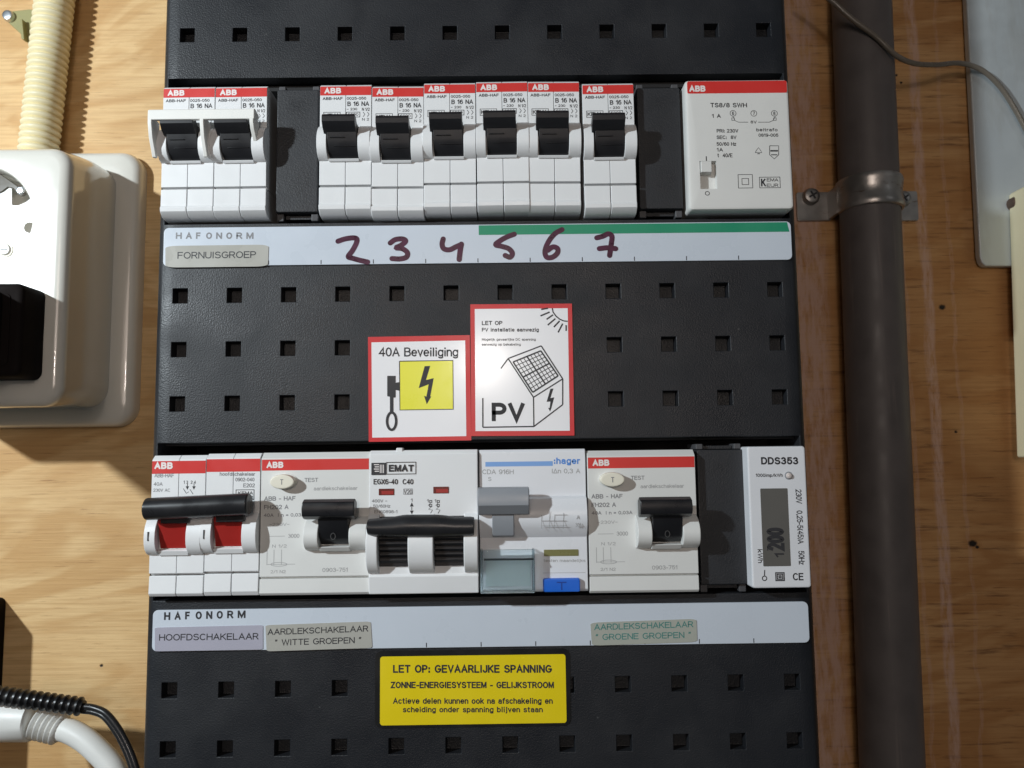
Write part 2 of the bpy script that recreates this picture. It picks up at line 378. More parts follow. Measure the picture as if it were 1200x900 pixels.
def glyphs(s, bold, w, h):
    """lettering as pen strokes filling a w x h mm box; returns (u, v, lift) with u, v in 0..1"""
    key = (s, bold, round(w, 2), round(h, 2))
    if key in _font: return _font[key]
    x = 0; strokes = []
    for ch in s:
        gw, pl = G[ch]
        for p in pl: strokes.append([(x + q[0], q[1]) for q in p])
        x += gw + .20 + bold * 3.2
    xs = [q[0] for p in strokes for q in p]; ys = [q[1] for p in strokes for q in p]
    x0, x1, y0, y1 = min(xs), max(xs), min(ys), max(ys)
    pen = h / (y1 - y0) * (.15 + bold * 2.3) * min(1.0, .55 + .45 * (w / max(.01, x1 - x0)) / (h / (y1 - y0)))
    if x1 - x0 < .2: pen = min(pen, w)
    sx = (w - pen) / max(.05, x1 - x0); sy = (h - pen) / (y1 - y0)
    vs = []; fs = []
    for k, p in enumerate(strokes):
        P = [Vector((pen / 2 + (a - x0) * sx, pen / 2 + (b - y0) * sy)) for a, b in p]
        P = [q for i, q in enumerate(P) if i == 0 or (q - P[i - 1]).length > 1e-5]
        n = len(P)
        if n < 2: continue
        closed = (P[0] - P[-1]).length < 1e-4
        if not closed:
            d = (P[0] - P[1]).normalized(); P[0] = P[0] + d * pen * .42
            d = (P[-1] - P[-2]).normalized(); P[-1] = P[-1] + d * pen * .42
        b = len(vs)
        for i in range(n):
            if closed and i in (0, n - 1): d1 = (P[-1] - P[-2]).normalized(); d2 = (P[1] - P[0]).normalized()
            else:
                d1 = (P[i] - P[i - 1]).normalized() if i else (P[1] - P[0]).normalized()
                d2 = (P[i + 1] - P[i]).normalized() if i < n - 1 else d1
            n1 = Vector((-d1.y, d1.x)); n2 = Vector((-d2.y, d2.x)); m = n1 + n2
            m = n1 if m.length < 1e-3 else m.normalized()
            m = m * min(2.2, 1 / max(.3, m.dot(n1))) * pen / 2
            vs.append(((P[i].x + m.x) / w, (P[i].y + m.y) / h, k % 4 * .0035)); vs.append(((P[i].x - m.x) / w, (P[i].y - m.y) / h, k % 4 * .0035))
        fs += [(b + 2 * i, b + 2 * i + 1, b + 2 * i + 3, b + 2 * i + 2) for i in range(n - 1)]
    _font[key] = (vs, fs)
    return _font[key]

class MB:
    def __init__(self, off=(0, 0, 0)):
        self.wn = False
        self.v = []; self.f = []; self.off = off      # off: origin of the thing, in mm
    def add(self, vs, fs):
        b = len(self.v)
        self.v += [tuple(p) for p in vs]
        self.f += [tuple(b + i for i in q) for q in fs]
        return self
    def box(self, x0, x1, h0, h1, z0, z1):
        vs = [(x, h, z) for x in (x0, x1) for h in (h0, h1) for z in (z0, z1)]
        return self.add(vs, [(0, 1, 3, 2), (4, 6, 7, 5), (0, 4, 5, 1), (2, 3, 7, 6), (0, 2, 6, 4), (1, 5, 7, 3)])
    def prism_x(self, prof, x0, x1, prof2=None):      # profile of (h, z)
        n = len(prof); prof2 = prof2 or prof
        vs = [(x0, h, z) for h, z in prof] + [(x1, h, z) for h, z in prof2]
        fs = [(i, (i + 1) % n, n + (i + 1) % n, n + i) for i in range(n)] + [tuple(range(n))[::-1], tuple(range(n, 2 * n))]
        return self.add(vs, fs)
    def prism(self, out, h0, h1, inset=0.0, slope=0.0):   # outline of (x, z); optional rounded front edge
        n = len(out)
        rings = [(0, h0), (0, h1)]
        if inset: self.wn = True
        if inset: rings = [(0, h0), (0, h1 - inset), (inset * .3, h1 - inset * .3), (inset, h1)]
        cx = sum(p[0] for p in out) / n; cz = sum(p[1] for p in out) / n
        w = max(abs(p[0] - cx) for p in out); d = max(abs(p[1] - cz) for p in out)
        vs = []
        for ins, h in rings:
            k = slope * (h - h0)
            vs += [(cx + (x - cx) * (1 - (ins + k) / w), h, cz + (z - cz) * (1 - (ins + k) / d)) for x, z in out]
        fs = []
        for r in range(len(rings) - 1):
            fs += [(r * n + i, r * n + (i + 1) % n, (r + 1) * n + (i + 1) % n, (r + 1) * n + i) for i in range(n)]
        fs += [tuple(range(n))[::-1], tuple(range((len(rings) - 1) * n, len(rings) * n))]
        return self.add(vs, fs)
    def sheet(self, out, h):
        return self.add([(x, h, z) for x, z in out], [tuple(range(len(out)))])
    def tube(self, path, rad, seg=14, cap=True):
        P = [Vector(p) for p in path]; n = len(P)
        rad = rad if hasattr(rad, '__len__') else [rad] * n
        vs = []; up = None
        for i, p in enumerate(P):
            t = (P[min(i + 1, n - 1)] - P[max(i - 1, 0)]).normalized()
            if up is None:
                up = Vector((0, 1, 0)) if abs(t.y) < .9 else Vector((1, 0, 0))
            up = (up - t * up.dot(t)).normalized()
            sd = t.cross(up)
            for k in range(seg):
                a = 2 * math.pi * k / seg
                vs.append(tuple(p + (up * math.cos(a) + sd * math.sin(a)) * rad[i]))
        fs = [(i * seg + k, i * seg + (k + 1) % seg, (i + 1) * seg + (k + 1) % seg, (i + 1) * seg + k) for i in range(n - 1) for k in range(seg)]
        if cap: fs += [tuple(range(seg))[::-1], tuple(range((n - 1) * seg, n * seg))]
        return self.add(vs, fs)
    def disc(self, x, z, h0, h1, r, n=24, dome=0.0):
        out = [(x + r * math.cos(2 * math.pi * i / n), z + r * math.sin(2 * math.pi * i / n)) for i in range(n)]
        return self.prism(out, h0, h1, inset=dome)
    def ribbon(self, pts, w, h, rise=0.0):            # flat ink stroke through (x, z) points
        P = [Vector(p) for p in pts]; n = len(P); vs = []
        for i, p in enumerate(P):
            t = (P[min(i + 1, n - 1)] - P[max(i - 1, 0)])
            if t.length < 1e-6: t = Vector((1, 0))
            t.normalize(); nn = Vector((-t.y, t.x))
            k = h + rise * i / max(1, n - 1)
            vs += [(p.x + nn.x * w / 2, k, p.y + nn.y * w / 2), (p.x - nn.x * w / 2, k, p.y - nn.y * w / 2)]
        self.add(vs, [(2 * i, 2 * i + 1, 2 * i + 3, 2 * i + 2) for i in range(n - 1)])
        if rise:
            for p, q, k in ((P[0], P[1], h - .004), (P[-1], P[-2], h + rise + .004)):
                self.sheet([(p.x + w / 2 * math.cos(a * .5236), p.y + w / 2 * math.sin(a * .5236)) for a in range(12)], k)
        return self
    def line(self, a, b, w, h): return self.ribbon([a, b], w, h)
    def frame(self, x0, x1, z0, z1, w, h):
        self.line((x0, z0 + w / 2), (x1, z0 + w / 2), w, h); self.line((x0, z1 - w / 2), (x1, z1 - w / 2), w, h)
        self.line((x0 + w / 2, z0 + w), (x0 + w / 2, z1 - w), w, h); self.line((x1 - w / 2, z0 + w), (x1 - w / 2, z1 - w), w, h)
        return self
    def text(self, s, x0, x1, z0, z1, h, rot=0, bold=0.0):
        w_, h_ = (x1 - x0, z1 - z0) if rot == 0 else (z1 - z0, x1 - x0)
        vs, fs = glyphs(s, bold, w_, h_)
        if rot == 0: q = [(x0 + u * (x1 - x0), h + e, z0 + w * (z1 - z0)) for u, w, e in vs]
        elif rot == -90: q = [(x0 + w * (x1 - x0), h + e, z1 - u * (z1 - z0)) for u, w, e in vs]
        else: q = [(x1 - w * (x1 - x0), h + e, z0 + u * (z1 - z0)) for u, w, e in vs]
        return self.add(q, fs)
    def tpx(self, s, px0, py0, px1, py1, h, rot=0, bold=0.0):   # lettering that spans a box given in photo pixels
        a = at(px0, py0, h); b = at(px1, py1, h); c = at(px0, py1, h); d = at(px1, py0, h)
        x0 = (a[0] + c[0]) / 2; x1 = (b[0] + d[0]) / 2
        w_, h_ = x1 - x0, a[1] - c[1]
        if rot: w_, h_ = h_, w_
        vs, fs = glyphs(s, bold, w_, h_)
        q = []
        for u, w, e in vs:
            if rot == -90: u, w = w, 1 - u
            elif rot == 90: u, w = 1 - w, u
            x = x0 + u * (x1 - x0)
            zb = c[1] + (b[1] - c[1]) * u; zt = a[1] + (d[1] - a[1]) * u
            q.append((x, h + e, zb + (zt - zb) * w))
        return self.add(q, fs)
    def build(self, name, m, parent=None, bevel=0.0, seg=2, smooth=35, label=None, cat=None, group=None, kind=None, origin=None):
        o0 = self.off if origin is None else origin
        me = bpy.data.meshes.new(name)
        me.from_pydata([((x - o0[0]) * MM, -(h - o0[1]) * MM, (z - o0[2]) * MM) for x, h, z in self.v], [], self.f)
        bm = bmesh.new(); bm.from_mesh(me)
        bmesh.ops.recalc_face_normals(bm, faces=bm.faces)
        bm.to_mesh(me); bm.free()
        for p in me.polygons: p.use_smooth = True
        me.set_sharp_from_angle(angle=math.radians(smooth))
        me.materials.append(m)
        o = bpy.data.objects.new(name, me); C.objects.link(o)
        if parent is not None: o.parent = parent
        else: o.location = (o0[0] * MM, -o0[1] * MM, o0[2] * MM)
        if bevel:
            k = o.modifiers.new('bevel', 'BEVEL'); k.width = bevel * MM; k.segments = seg; k.limit_method = 'ANGLE'
            k.angle_limit = math.radians(40); k.harden_normals = True
        if self.wn:
            k = o.modifiers.new('normals', 'WEIGHTED_NORMAL'); k.keep_sharp = True; k.weight = 100
        tag(o, label, cat, group, kind)
        return o

def flatprint(mb, name, m, parent, **k):
    """ink: faces all turned to the front"""
    o = mb.build(name, m, parent, **k)
    me = o.data
    bm = bmesh.new(); bm.from_mesh(me)
    bm.normal_update()
    fl = [f for f in bm.faces if f.normal.y > 0]
    bmesh.ops.reverse_faces(bm, faces=fl)
    bm.to_mesh(me); bm.free()
    return o

def tag(o, label=None, cat=None, group=None, kind=None):
    if label: o['label'] = label
    if cat: o['category'] = cat
    if group: o['group'] = group
    if kind: o['kind'] = kind
    return o

def thing(name, label, cat, loc, group=None):
    o = bpy.data.objects.new(name, None); C.objects.link(o)
    o.location = (loc[0] * MM, -loc[1] * MM, loc[2] * MM)
    o.empty_display_size = 0.01
    return tag(o, label, cat, group)

def dup(root, loc, label):
    r = root.copy(); C.objects.link(r)
    r.location = (loc[0] * MM, -loc[1] * MM, loc[2] * MM)
    r['label'] = label
    for ch in root.children:
        c = ch.copy(); C.objects.link(c); c.parent = r
        for g in ch.children:
            d = g.copy(); C.objects.link(d); d.parent = c
    return r

# ================================================================== SETTING: the plywood wall
WALL = -90.0
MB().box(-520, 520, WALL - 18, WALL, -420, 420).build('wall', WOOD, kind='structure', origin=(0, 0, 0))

# ================================================================== FUSE BOX
fb = thing('fuse_box', 'charcoal grey fuse box with rows of square dimples screwed to the plywood wall', 'fuse box', (0, WALL, 0))
FBO = (0, WALL, 0)
COLX = [(i - 5.5) * 18.1 for i in range(12)]
ROWZ = [109.4, 18.1, 0.0, -18.1, -109.67, -127.77, 127.5, 145.6, -145.9, -164.0]
HW = 2.45
def edge_h(x):
    a = abs(x)
    for lim, h in ((108.5, -4.6), (108.1, -2.6), (107.0, -0.9), (105.6, -0.15)):
        if a > lim - 1e-3: return h
    return 0.0
def cover_mesh():
    mb = MB(FBO)
    xs = sorted(set([-108.5, -108.1, -107.0, -105.6, 108.5, 108.1, 107.0, 105.6] + [c + s * HW for c in COLX for s in (-1, 1)]))
    zs = sorted(set([186, 93.7, 42.6, -31.0, -81.6, -186] + [r + s * HW for r in ROWZ for s in (-1, 1)]))
    idx = {}
    def vid(x, h, z):
        k = (round(x, 3), round(h, 3), round(z, 3))
        if k not in idx: idx[k] = len(mb.v); mb.v.append((x, h, z))
        return idx[k]
    solid = {}
    def is_cut(xa, xb, za, zb):
        xm, zm = (xa + xb) / 2, (za + zb) / 2
        return abs(xm) < 105.6 and (42.6 < zm < 93.7 or -81.6 < zm < -31.0)
    def is_hole(xa, xb, za, zb):
        xm, zm = (xa + xb) / 2, (za + zb) / 2
        return any(abs(xm - c) < HW for c in COLX) and any(abs(zm - r) < HW for r in ROWZ)
    kinds = {}
    nx, nz = len(xs) - 1, len(zs) - 1
    for i in range(nx):
        for j in range(nz):
            q = (xs[i], xs[i + 1], zs[j], zs[j + 1])
            kinds[i, j] = 'cut' if is_cut(*q) else 'hole' if is_hole(*q) else 'top'
    def hh(kd, x): return edge_h(x) if kd == 'top' else -4.2 if kd == 'hole' else None
    for (i, j), kd in kinds.items():
        xa, xb, za, zb = xs[i], xs[i + 1], zs[j], zs[j + 1]
        if kd != 'cut':
            mb.f.append((vid(xa, hh(kd, xa), za), vid(xb, hh(kd, xb), za), vid(xb, hh(kd, xb), zb), vid(xa, hh(kd, xa), zb)))
        for di, dj, (p, q) in ((1, 0, ((xb, za), (xb, zb))), (0, 1, ((xa, zb), (xb, zb)))):
            o = kinds.get((i + di, j + dj), 'out')
            if o == kd: continue
            def lev(t, x): return hh(t, x) if t in ('top', 'hole') else -5.0
            a0, a1, b0, b1 = lev(kd, p[0]), lev(o, p[0]), lev(kd, q[0]), lev(o, q[0])
            mb.f.append((vid(p[0], a0, p[1]), vid(q[0], b0, q[1]), vid(q[0], b1, q[1]), vid(p[0], a1, p[1])))
        for di, dj, (p, q) in ((-1, 0, ((xa, za), (xa, zb))), (0, -1, ((xa, za), (xb, za)))):
            if (i + di, j + dj) not in kinds:
                mb.f.append((vid(p[0], hh(kd, p[0]), p[1]), vid(q[0], hh(kd, q[0]), q[1]), vid(q[0], -5.0, q[1]), vid(p[0], -5.0, p[1])))
    return mb
cover_mesh().build('front_cover', COVER, fb, bevel=0.24, seg=2, smooth=32)
en = MB(FBO)
en.box(-108.2, -105.7, WALL + .05, -5.1, -185.5, 185.5).box(105.7, 108.2, WALL + .05, -5.1, -185.5, 185.5)
en.box(-105.6, 105.6, WALL + .05, -5.1, 183, 185.4).box(-105.6, 105.6, WALL + .05, -5.1, -185.4, -183)
en.box(-105.6, 105.6, WALL + .05, WALL + 3, -182.9, 182.9)
en.build('enclosure', DARKGREY, fb)
for zc in (66.3, -57.0):
    iv = MB(FBO)
    iv.box(-105.5, 105.5, -34, -32, zc - 27, zc + 27)
    iv.box(-105.5, 105.5, -31.9, -5.2, zc + 25.2, zc + 27).box(-105.5, 105.5, -31.9, -5.2, zc - 27, zc - 25.2)
    iv.build('tray', INSIDE, fb)
    r = MB(FBO)
    r.box(-104, 104, -31.8, -30.8, zc - 12, zc + 12).box(-104, 104, -30.7, -25, zc + 12.1, zc + 13.1).box(-104, 104, -30.7, -25, zc - 13.1, zc - 12.1)
    r.box(-104, 104, -24.9, -24, zc + 12.1, zc + 17).box(-104, 104, -24.9, -24, zc - 17, zc - 12.1)
    r.build('din_rail', ZINC, fb)

# ================================================================== DEVICES
FACE = 5.0
Z1T, Z1B = 88.9, 43.5
Z2T, Z2B = -34.4, -79.5

# ---- single breakers of the upper row
BRK_GROUP = 'narrow white breakers with black toggles in the upper row'
PB = (-52.5, 0, Z1T)                            # the prototype stands in the fourth slot
def half_body(mb, x0, x1):
    z = Z1T
    mb.prism_x([(-24, z - .1), (4.0, z - .1), (FACE, z - .9), (FACE, z - 26.6), (FACE - .1, z - 35.0), (3.4, z - 35.2), (3.4, z - 35.5), (-24, z - 35.5)], x0, x1)
def ear(mb, x0, x1, ztop, top=9.4, ln=12.6, base=FACE):
    prof = []
    for t, k in ((0, 0), (.05, .22), (.14, .55), (.27, .82), (.42, .97), (.56, 1), (.70, .95), (.83, .78), (.93, .48), (1, 0)):
        prof.append((base - .3 + (top - base + .3) * k, ztop - ln * t))
    prof += [(base - 2, ztop - ln), (base - 2, ztop)]
    mb.prism_x(prof, x0, x1)
def lever(mb, x0, x1, zt, tip=12.4, over=1.1):
    z = zt
    mb.prism_x([(2, z - 26.2), (5.8, z - 26.0), (7.8, z - 24.2), (8.8, z - 21.4), (9.6, z - 18.8), (8.4, z - 15.6), (2, z - 15)], x0, x1)
    mb.prism_x([(9.0, z - 19.2), (11.2, z - 17.8), (tip, z - 16.3), (tip + .1, z - 14.6), (tip - .6, z - 13.7), (tip - 2.4, z - 14.0), (7.6, z - 15.8)], x0 - over, x1 - .1)
    mb.box(x0 + .8, x1 - 4, 8.7, 9.5, z - 20.6, z - 20.3)
    mb.box(x0 + 2, x1 - .6, 7.6, 8.5, z - 23.2, z - 22.95)

def make_breaker():
    x = PB[0]; z = Z1T
    t = thing('circuit_breaker', '', 'circuit breaker', PB, BRK_GROUP)
    b = MB(PB)
    half_body(b, x + .12, x + 8.72); half_body(b, x + 8.86, x + 17.38)
    ear(b, x, x + 3.2, z - 14.6, 9.0, 12.4); ear(b, x + 13.5, x + 17.5, z - 14.6, 9.0, 12.4)
    b.prism_x([(2, z - 26.1), (FACE + .2, z - 26.1), (6.2, z - 26.5), (5.6, z - 27.2), (2, z - 27.2)], x + 3.4, x + 13.5)
    b.build('body', WHITE, t, bevel=0.22)
    for xa, xb in ((x + .05, x + 8.7), (x + 8.88, x + 17.45)):
        MB(PB).prism_x([(-24, z - 35.7), (4.9, z - 35.7), (5.0, z - 41.4), (5.5, z - 42.0), (5.3, z - 43.3), (3.5, z - 44.9), (0.5, z - 45.3), (-24, z - 45.3)], xa, xb) \
            .build('terminal_cover', WHITE, t, bevel=0.25)
    MB(PB).box(x + 3.4, x + 13.5, 1.0, 2.4, z - 26, z - 14.8).build('toggle_slot', INSIDE, t)
    lv = MB(PB); lever(lv, x + 3.6, x + 13.3, z); lv.build('toggle', BLACK, t, bevel=0.25)
    h = FACE + .04
    flatprint(MB(PB).sheet(rrect(x + .2, x + 17.3, z - 4.1, z - 1.0, .05, 1), h), 'red_band', RED, t)
    w = MB(PB).text('ABB', x + 1.6, x + 7.2, z - 3.5, z - 1.5, h + .04, bold=.045)
    flatprint(w, 'band_lettering', WINK, t)
    k = MB(PB)
    k.text('ABB-HAF', x + 1.0, x + 7.7, z - 5.7, z - 4.7, h, bold=.02)
    k.text('0025-050', x + 9.1, x + 15.6, z - 5.7, z - 4.7, h, bold=.01)
    k.text('B 16 NA', x + 9.3, x + 16.6, z - 7.9, z - 6.3, h, bold=.015)
    k.text('~ 230', x + 9.1, x + 12.6, z - 9.4, z - 8.5, h, bold=.01)
    k.text('N 1/2', x + 14.2, x + 16.8, z - 9.6, z - 8.5, h)
    k.frame(x + 1.3, x + 7.0, z - 12.3, z - 9.9, .17, h); k.text('KEMA', x + 1.7, x + 6.6, z - 11.8, z - 10.4, h, bold=.01)
    k.frame(x + 8.9, x + 13.6, z - 11.8, z - 9.9, .2, h); k.text('6000', x + 9.5, x + 13.0, z - 11.3, z - 10.3, h)
    k.ribbon([(x + 14.6, z - 10.0), (x + 15.2, z - 10.8), (x + 14.6, z - 11.6)], .2, h)
    k.ribbon([(x + 16.0, z - 10.0), (x + 16.6, z - 10.8), (x + 16.0, z - 11.6)], .2, h)
    k.text('N 2', x + 14.3, x + 16.6, z - 13.0, z - 12.1, h)
    flatprint(k, 'lettering', INK, t)
    return t
brk0 = make_breaker()
brk0['label'] = 'white breaker above the handwritten 2, right of the first blank cover'
spots = [(-105.0, -.3, 0, 'white breaker at the left end of the upper row, partly covered by the tie bar'),
         (-87.5, -.3, 0, 'white breaker under the right half of the tie bar, beside the dark blank cover'),
         (-35.0, -.6, 0, 'white breaker seated slightly lower than its neighbours, over the handwritten 3'),
         (-17.6, .3, 0, 'white breaker with a black toggle directly over the purple digit 4'),
         (-.1, .5, .2, 'white breaker over the digit 5 where the green band starts'),
         (17.3, .5, .2, 'white breaker over the digit 6, last of the tightly packed run'),
         (35.6, -.4, 0, 'white breaker set slightly apart, over the digit 7 beside a blank cover')]
for (x, dz, dh, lab) in spots:
    r_ = dup(brk0, (x, dh, Z1T + dz), lab)
    r_.rotation_euler = (random.uniform(-.006, .006), random.uniform(-.006, .006), random.uniform(-.004, .004))

# ---- white tie bar over the first two breakers
tie = thing('tie_bar', 'white plastic tie bar bridging the toggles of the two leftmost breakers', 'tie bar', (-88, 10, 77))
TO = (-88, 10, 77)
ht = 13.0
xa, zt = at(173, 127, ht); xb, _ = at(298, 127, ht); _, zb = at(180, 140, ht)
MB(TO).prism_x([(8.2, zt - .6), (ht - 1, zt), (ht, zt - .5), (ht, zb), (ht - 1.0, zb - .1), (8.2, zt - 2)], xa, xb).build('bar', TIEW, tie, bevel=.3)
for x0, ln in ((xa, 1), (at(233.5, 140, ht)[0], 1), (xb - 1.6, .55)):
    pr = [(ht - .05, zb + 1.6), (ht - .05, zb - 1), (ht - 1.2, zb - 5.5 * ln), (9.0, zb - 11.0 * ln), (7.8, zb - 11.0 * ln), (7.0, zb - 5 * ln), (7.0, zb + 1.2)]
    MB(TO).prism_x(pr, x0 + .02, x0 + 1.35).build('leg', TIEW, tie, bevel=.25)

# ---- blank covers
def blank(x0, x1, zt, zb, h, lab):
    o = ((x0 + x1) / 2, 0, (zt + zb) / 2)
    t = thing('blank_cover', lab, 'blank cover', o, 'dark blank covers filling empty slots')
    MB(o).prism(rrect(x0, x1, zb, zt, .5, 3), -20, h, inset=.5).build('plate', DARKGREY, t)
    for xc in (x0 + 1.3, x1 - 1.3):
        for za, zc in ((zt + .1, zt + 1.9), (zb - 2.6, zb - .1)):
            MB(o).box(xc - 1.15, xc + 1.15, -12, h - 1.6, za, zc).build('clip', CLIP, t, bevel=.3)
    for za, zc in ((zt + .2, zt + 1.3), (zb - 1.6, zb - .2)):
        MB(o).box(x0 + 2.6, x1 - 2.6, -12, h - 3.4, za, zc).build('rib', DARKGREY, t, bevel=.1)
blank(-67.6, -53.5, 88.3, 45.6, 2.4, 'dark blank cover between the tied pair of breakers and the breaker above 2')
blank(54.6, 69.3, 88.0, 45.6, 2.0, 'dark blank cover between the last breaker and the bell transformer')
blank(70.9, 86.0, -35.2, -78.5, 2.0, 'dark blank cover between the residual current switch and the energy meter')

# ---- bell transformer
to = (70.2, 0, 43.9)
bt = thing('bell_transformer', 'white bell transformer with small slide switch at the right end of the upper row', 'transformer', to)
k4 = crop(730, 80, 4.735)
tx0, tx1, tz0, tz1, th = 70.3, 105.2, 43.9, 88.8, 5.6
sw = [at(*k4(425, 515), th), at(*k4(522, 515), th), at(*k4(425, 670), th)]
sx0, sx1, sz1, sz0 = sw[0][0], sw[1][0] - .2, sw[0][1], sw[2][1]
b = MB(to)
b.prism(rrect(tx0, tx1, tz0, tz1, 1.2, 4), -24, th - 2.5)
# front plate with the switch opening
def plate_with_hole(b, x0, x1, z0, z1, hx0, hx1, hz0, hz1, h0, h1, r, ins):
    out = rrect(x0, x1, z0, z1, r, 4); n = len(out)
    cx, cz = (x0 + x1) / 2, (z0 + z1) / 2
    def ring(i, h): return [(cx + (x - cx) * (1 - i / (x1 - cx)), h, cz + (z - cz) * (1 - i / (z1 - cz))) for x, z in out]
    vs = ring(0, h0) + ring(0, h1 - ins) + ring(ins * .3, h1 - ins * .3) + ring(ins, h1)
    hole = [(hx1, hz1), (hx0, hz1), (hx0, hz0), (hx1, hz0)]
    vs += [(x, h1, z) for x, z in hole] + [(x, h0 - .0, z) for x, z in hole]
    fs = []
    for r_ in range(3):
        fs += [(r_ * n + i, r_ * n + (i + 1) % n, (r_ + 1) * n + (i + 1) % n, (r_ + 1) * n + i) for i in range(n)]
    q = n // 4; base = 3 * n; hb = 4 * n
    for c in range(4):
        a = c * q
        for i in range(q - 1): fs.append((base + a + i, base + a + i + 1, hb + c))
        nx = (c + 1) % 4
        fs.append((base + a + q - 1, base + (a + q) % n, hb + nx, hb + c))
    for c in range(4): fs.append((hb + c, hb + (c + 1) % 4, hb + 4 + (c + 1) % 4, hb + 4 + c))
    b.add(vs, fs); b.wn = True
plate_with_hole(b, tx0, tx1, tz0, tz1, sx0, sx1, sz0, sz1, th - 2.4, th, 1.2, 1.1)
b.build('body', WARMW, bt)
MB(to).box(sx0 + .25, sx0 + (sx1 - sx0) * .68, th - 2.45, th + .7, sz0 + (sz1 - sz0) * .58, sz1 - .25).build('slide_switch', WARMW, bt, bevel=.2)
h = th + .04
zb1 = at(*k4(640, 138), h)[1]
flatprint(MB(to).prism(rrect(tx0 + .7, tx1 - .7, zb1, tz1 - .6, .6, 3), th - .3, h), 'red_band', RED, bt)
w = MB(to); w.tpx('ABB', *k4(368, 96), *k4(458, 130), h + .05, bold=.045); flatprint(w, 'band_lettering', WINK, bt)
k = MB(to)
def cl(mb, cf, s, x0, y0, x1, y1, h, **kw): mb.tpx(s, *cf(x0, y0), *cf(x1, y1), h, **kw)
cl(k, k4, 'TS8/8 SWH', 485, 192, 688, 217, h, bold=.015)
cl(k, k4, '1 A', 493, 254, 543, 275, h, bold=.015)
for cx, s in ((611, '6'), (726, '7'), (840, '8')):
    X, Z = at(*k4(cx, 250), h)
    k.ribbon([(X + 1.0 * math.cos(a * math.pi / 8), Z + 1.0 * math.sin(a * math.pi / 8)) for a in range(17)], .17, h)
    cl(k, k4, s, cx - 6, 240, cx + 6, 260, h)
for q in ([(611, 268), (622, 290), (640, 299), (695, 299)], [(845, 268), (832, 290), (812, 299), (750, 299)]):
    k.ribbon([at(*k4(*p), h) for p in q], .17, h)
for cx in (611, 843):
    X, Z = at(*k4(cx, 282), h); k.frame(X - .5, X + .5, Z - .5, Z + .5, .14, h + .01)
cl(k, k4, '8V', 708, 290, 742, 306, h, bold=.01)
for s, x1, y in (('PRI: 230V', 640, 348), ('SEC:  8V', 630, 384), ('50/60 Hz', 628, 421), ('1A', 555, 453)):
    cl(k, k4, s, 520, y - 11, x1, y + 9, h, bold=.012)
cl(k, k4, 't  40/E', 524, 472, 608, 494, h, bold=.01)
cl(k, k4, 'beltrafo', 740, 332, 858, 350, h, bold=.01); cl(k, k4, '0819-005', 752, 362, 862, 380, h, bold=.01)
cl(k, k4, 'I', 460, 488, 470, 514, h, bold=.02); cl(k, k4, 'O', 455, 682, 482, 706, h)
bell = [at(*k4(*p), h) for p in ((734, 468), (740, 456), (752, 440), (764, 456), (772, 468), (734, 468))]
k.ribbon(bell, .17, h); k.line(at(*k4(746, 474), h), at(*k4(760, 474), h), .25, h)
shield = [at(*k4(*p), h) for p in ((814, 430), (864, 430), (864, 480), (840, 503), (814, 480), (814, 430))]
k.ribbon(shield, .22, h); k.line(at(*k4(818, 458), h), at(*k4(860, 458), h), .5, h + .01); k.line(at(*k4(822, 480), h), at(*k4(856, 480), h), .3, h + .01)
a = at(*k4(640, 666), h); c = at(*k4(719, 588), h); k.frame(a[0], c[0], a[1], c[1], .18, h)
a = at(*k4(660, 647), h); c = at(*k4(698, 610), h); k.frame(a[0], c[0], a[1], c[1], .18, h)
a = at(*k4(758, 665), h); c = at(*k4(872, 602), h); k.frame(a[0], c[0], a[1], c[1], .18, h)
cl(k, k4, 'K', 766, 612, 793, 656, h, bold=.01); cl(k, k4, 'EMA', 798, 610, 862, 628, h); cl(k, k4, 'EUR', 798, 640, 862, 658, h)
flatprint(k, 'lettering', INK, bt)

# ---- main switch (two poles, black bar over red toggles)
k5 = crop(160, 510, 4.286)
k5b = crop(160, 560, 6.0)
mo = (-105.0, 0, Z2B)
ms = thing('main_switch', 'two pole white main switch with red toggles joined by a round black bar', 'main switch', mo)
h = FACE + .04
for i in range(2):
    x = -105.0 + 17.45 * i; z = Z2T - (.6 if i == 0 else .2)
    b = MB(mo)
    for xa, xb in ((x + .1, x + 8.7), (x + 8.82, x + 17.35)):
        b.prism_x([(-24, z), (3.2, z), (FACE, z - 1.4), (FACE, z - 37.2), (3.4, z - 37.5), (3.4, z - 37.8), (-24, z - 37.8)], xa, xb)
    ear(b, x - .3, x + 3.2, z - 18.6, 8.6, 13.0); ear(b, x + 12.8, x + 17.3, z - 18.6, 8.6, 13.0)
    b.prism_x([(2, z - 29.6), (FACE + .4, z - 29.6), (6.4, z - 30.0), (5.6, z - 31.6), (2, z - 31.6)], x + 3.3, x + 12.7)
    b.build('pole_body', WHITE, ms, bevel=.25)
    for xa, xb in ((x + .1, x + 8.68), (x + 8.84, x + 17.35)):
        MB(mo).prism_x([(-24, z - 38.0), (4.8, z - 38.0), (5.1, z - 43.5), (4.2, Z2B), (-24, Z2B)], xa, xb).build('terminal_cover', WHITE, ms, bevel=.25)
    lv = MB(mo)
    lv.prism_x([(2, z - 29.5), (5.3, z - 29.4), (6.3, z - 26.5), (7.0, z - 22.5), (8.4, z - 19.0), (8.0, z - 16.0), (2, z - 16)], x + 3.6, x + 12.6)
    lv.build('toggle', REDT, ms, bevel=.3)
    flatprint(MB(mo).sheet(rrect(x + .15, x + 17.3, z - 5.8, z - 1.75, .05, 1), h), 'red_band', RED, ms)
    flatprint(MB(mo).box(x + .95, x + 1.35, 8.5, 8.7, z - 26.6, z - 23.8), 'on_mark', INK, ms)
xa, zc = at(168, 598, 12); xb, zd = at(291, 592, 12)
br = MB(mo)
n = 20
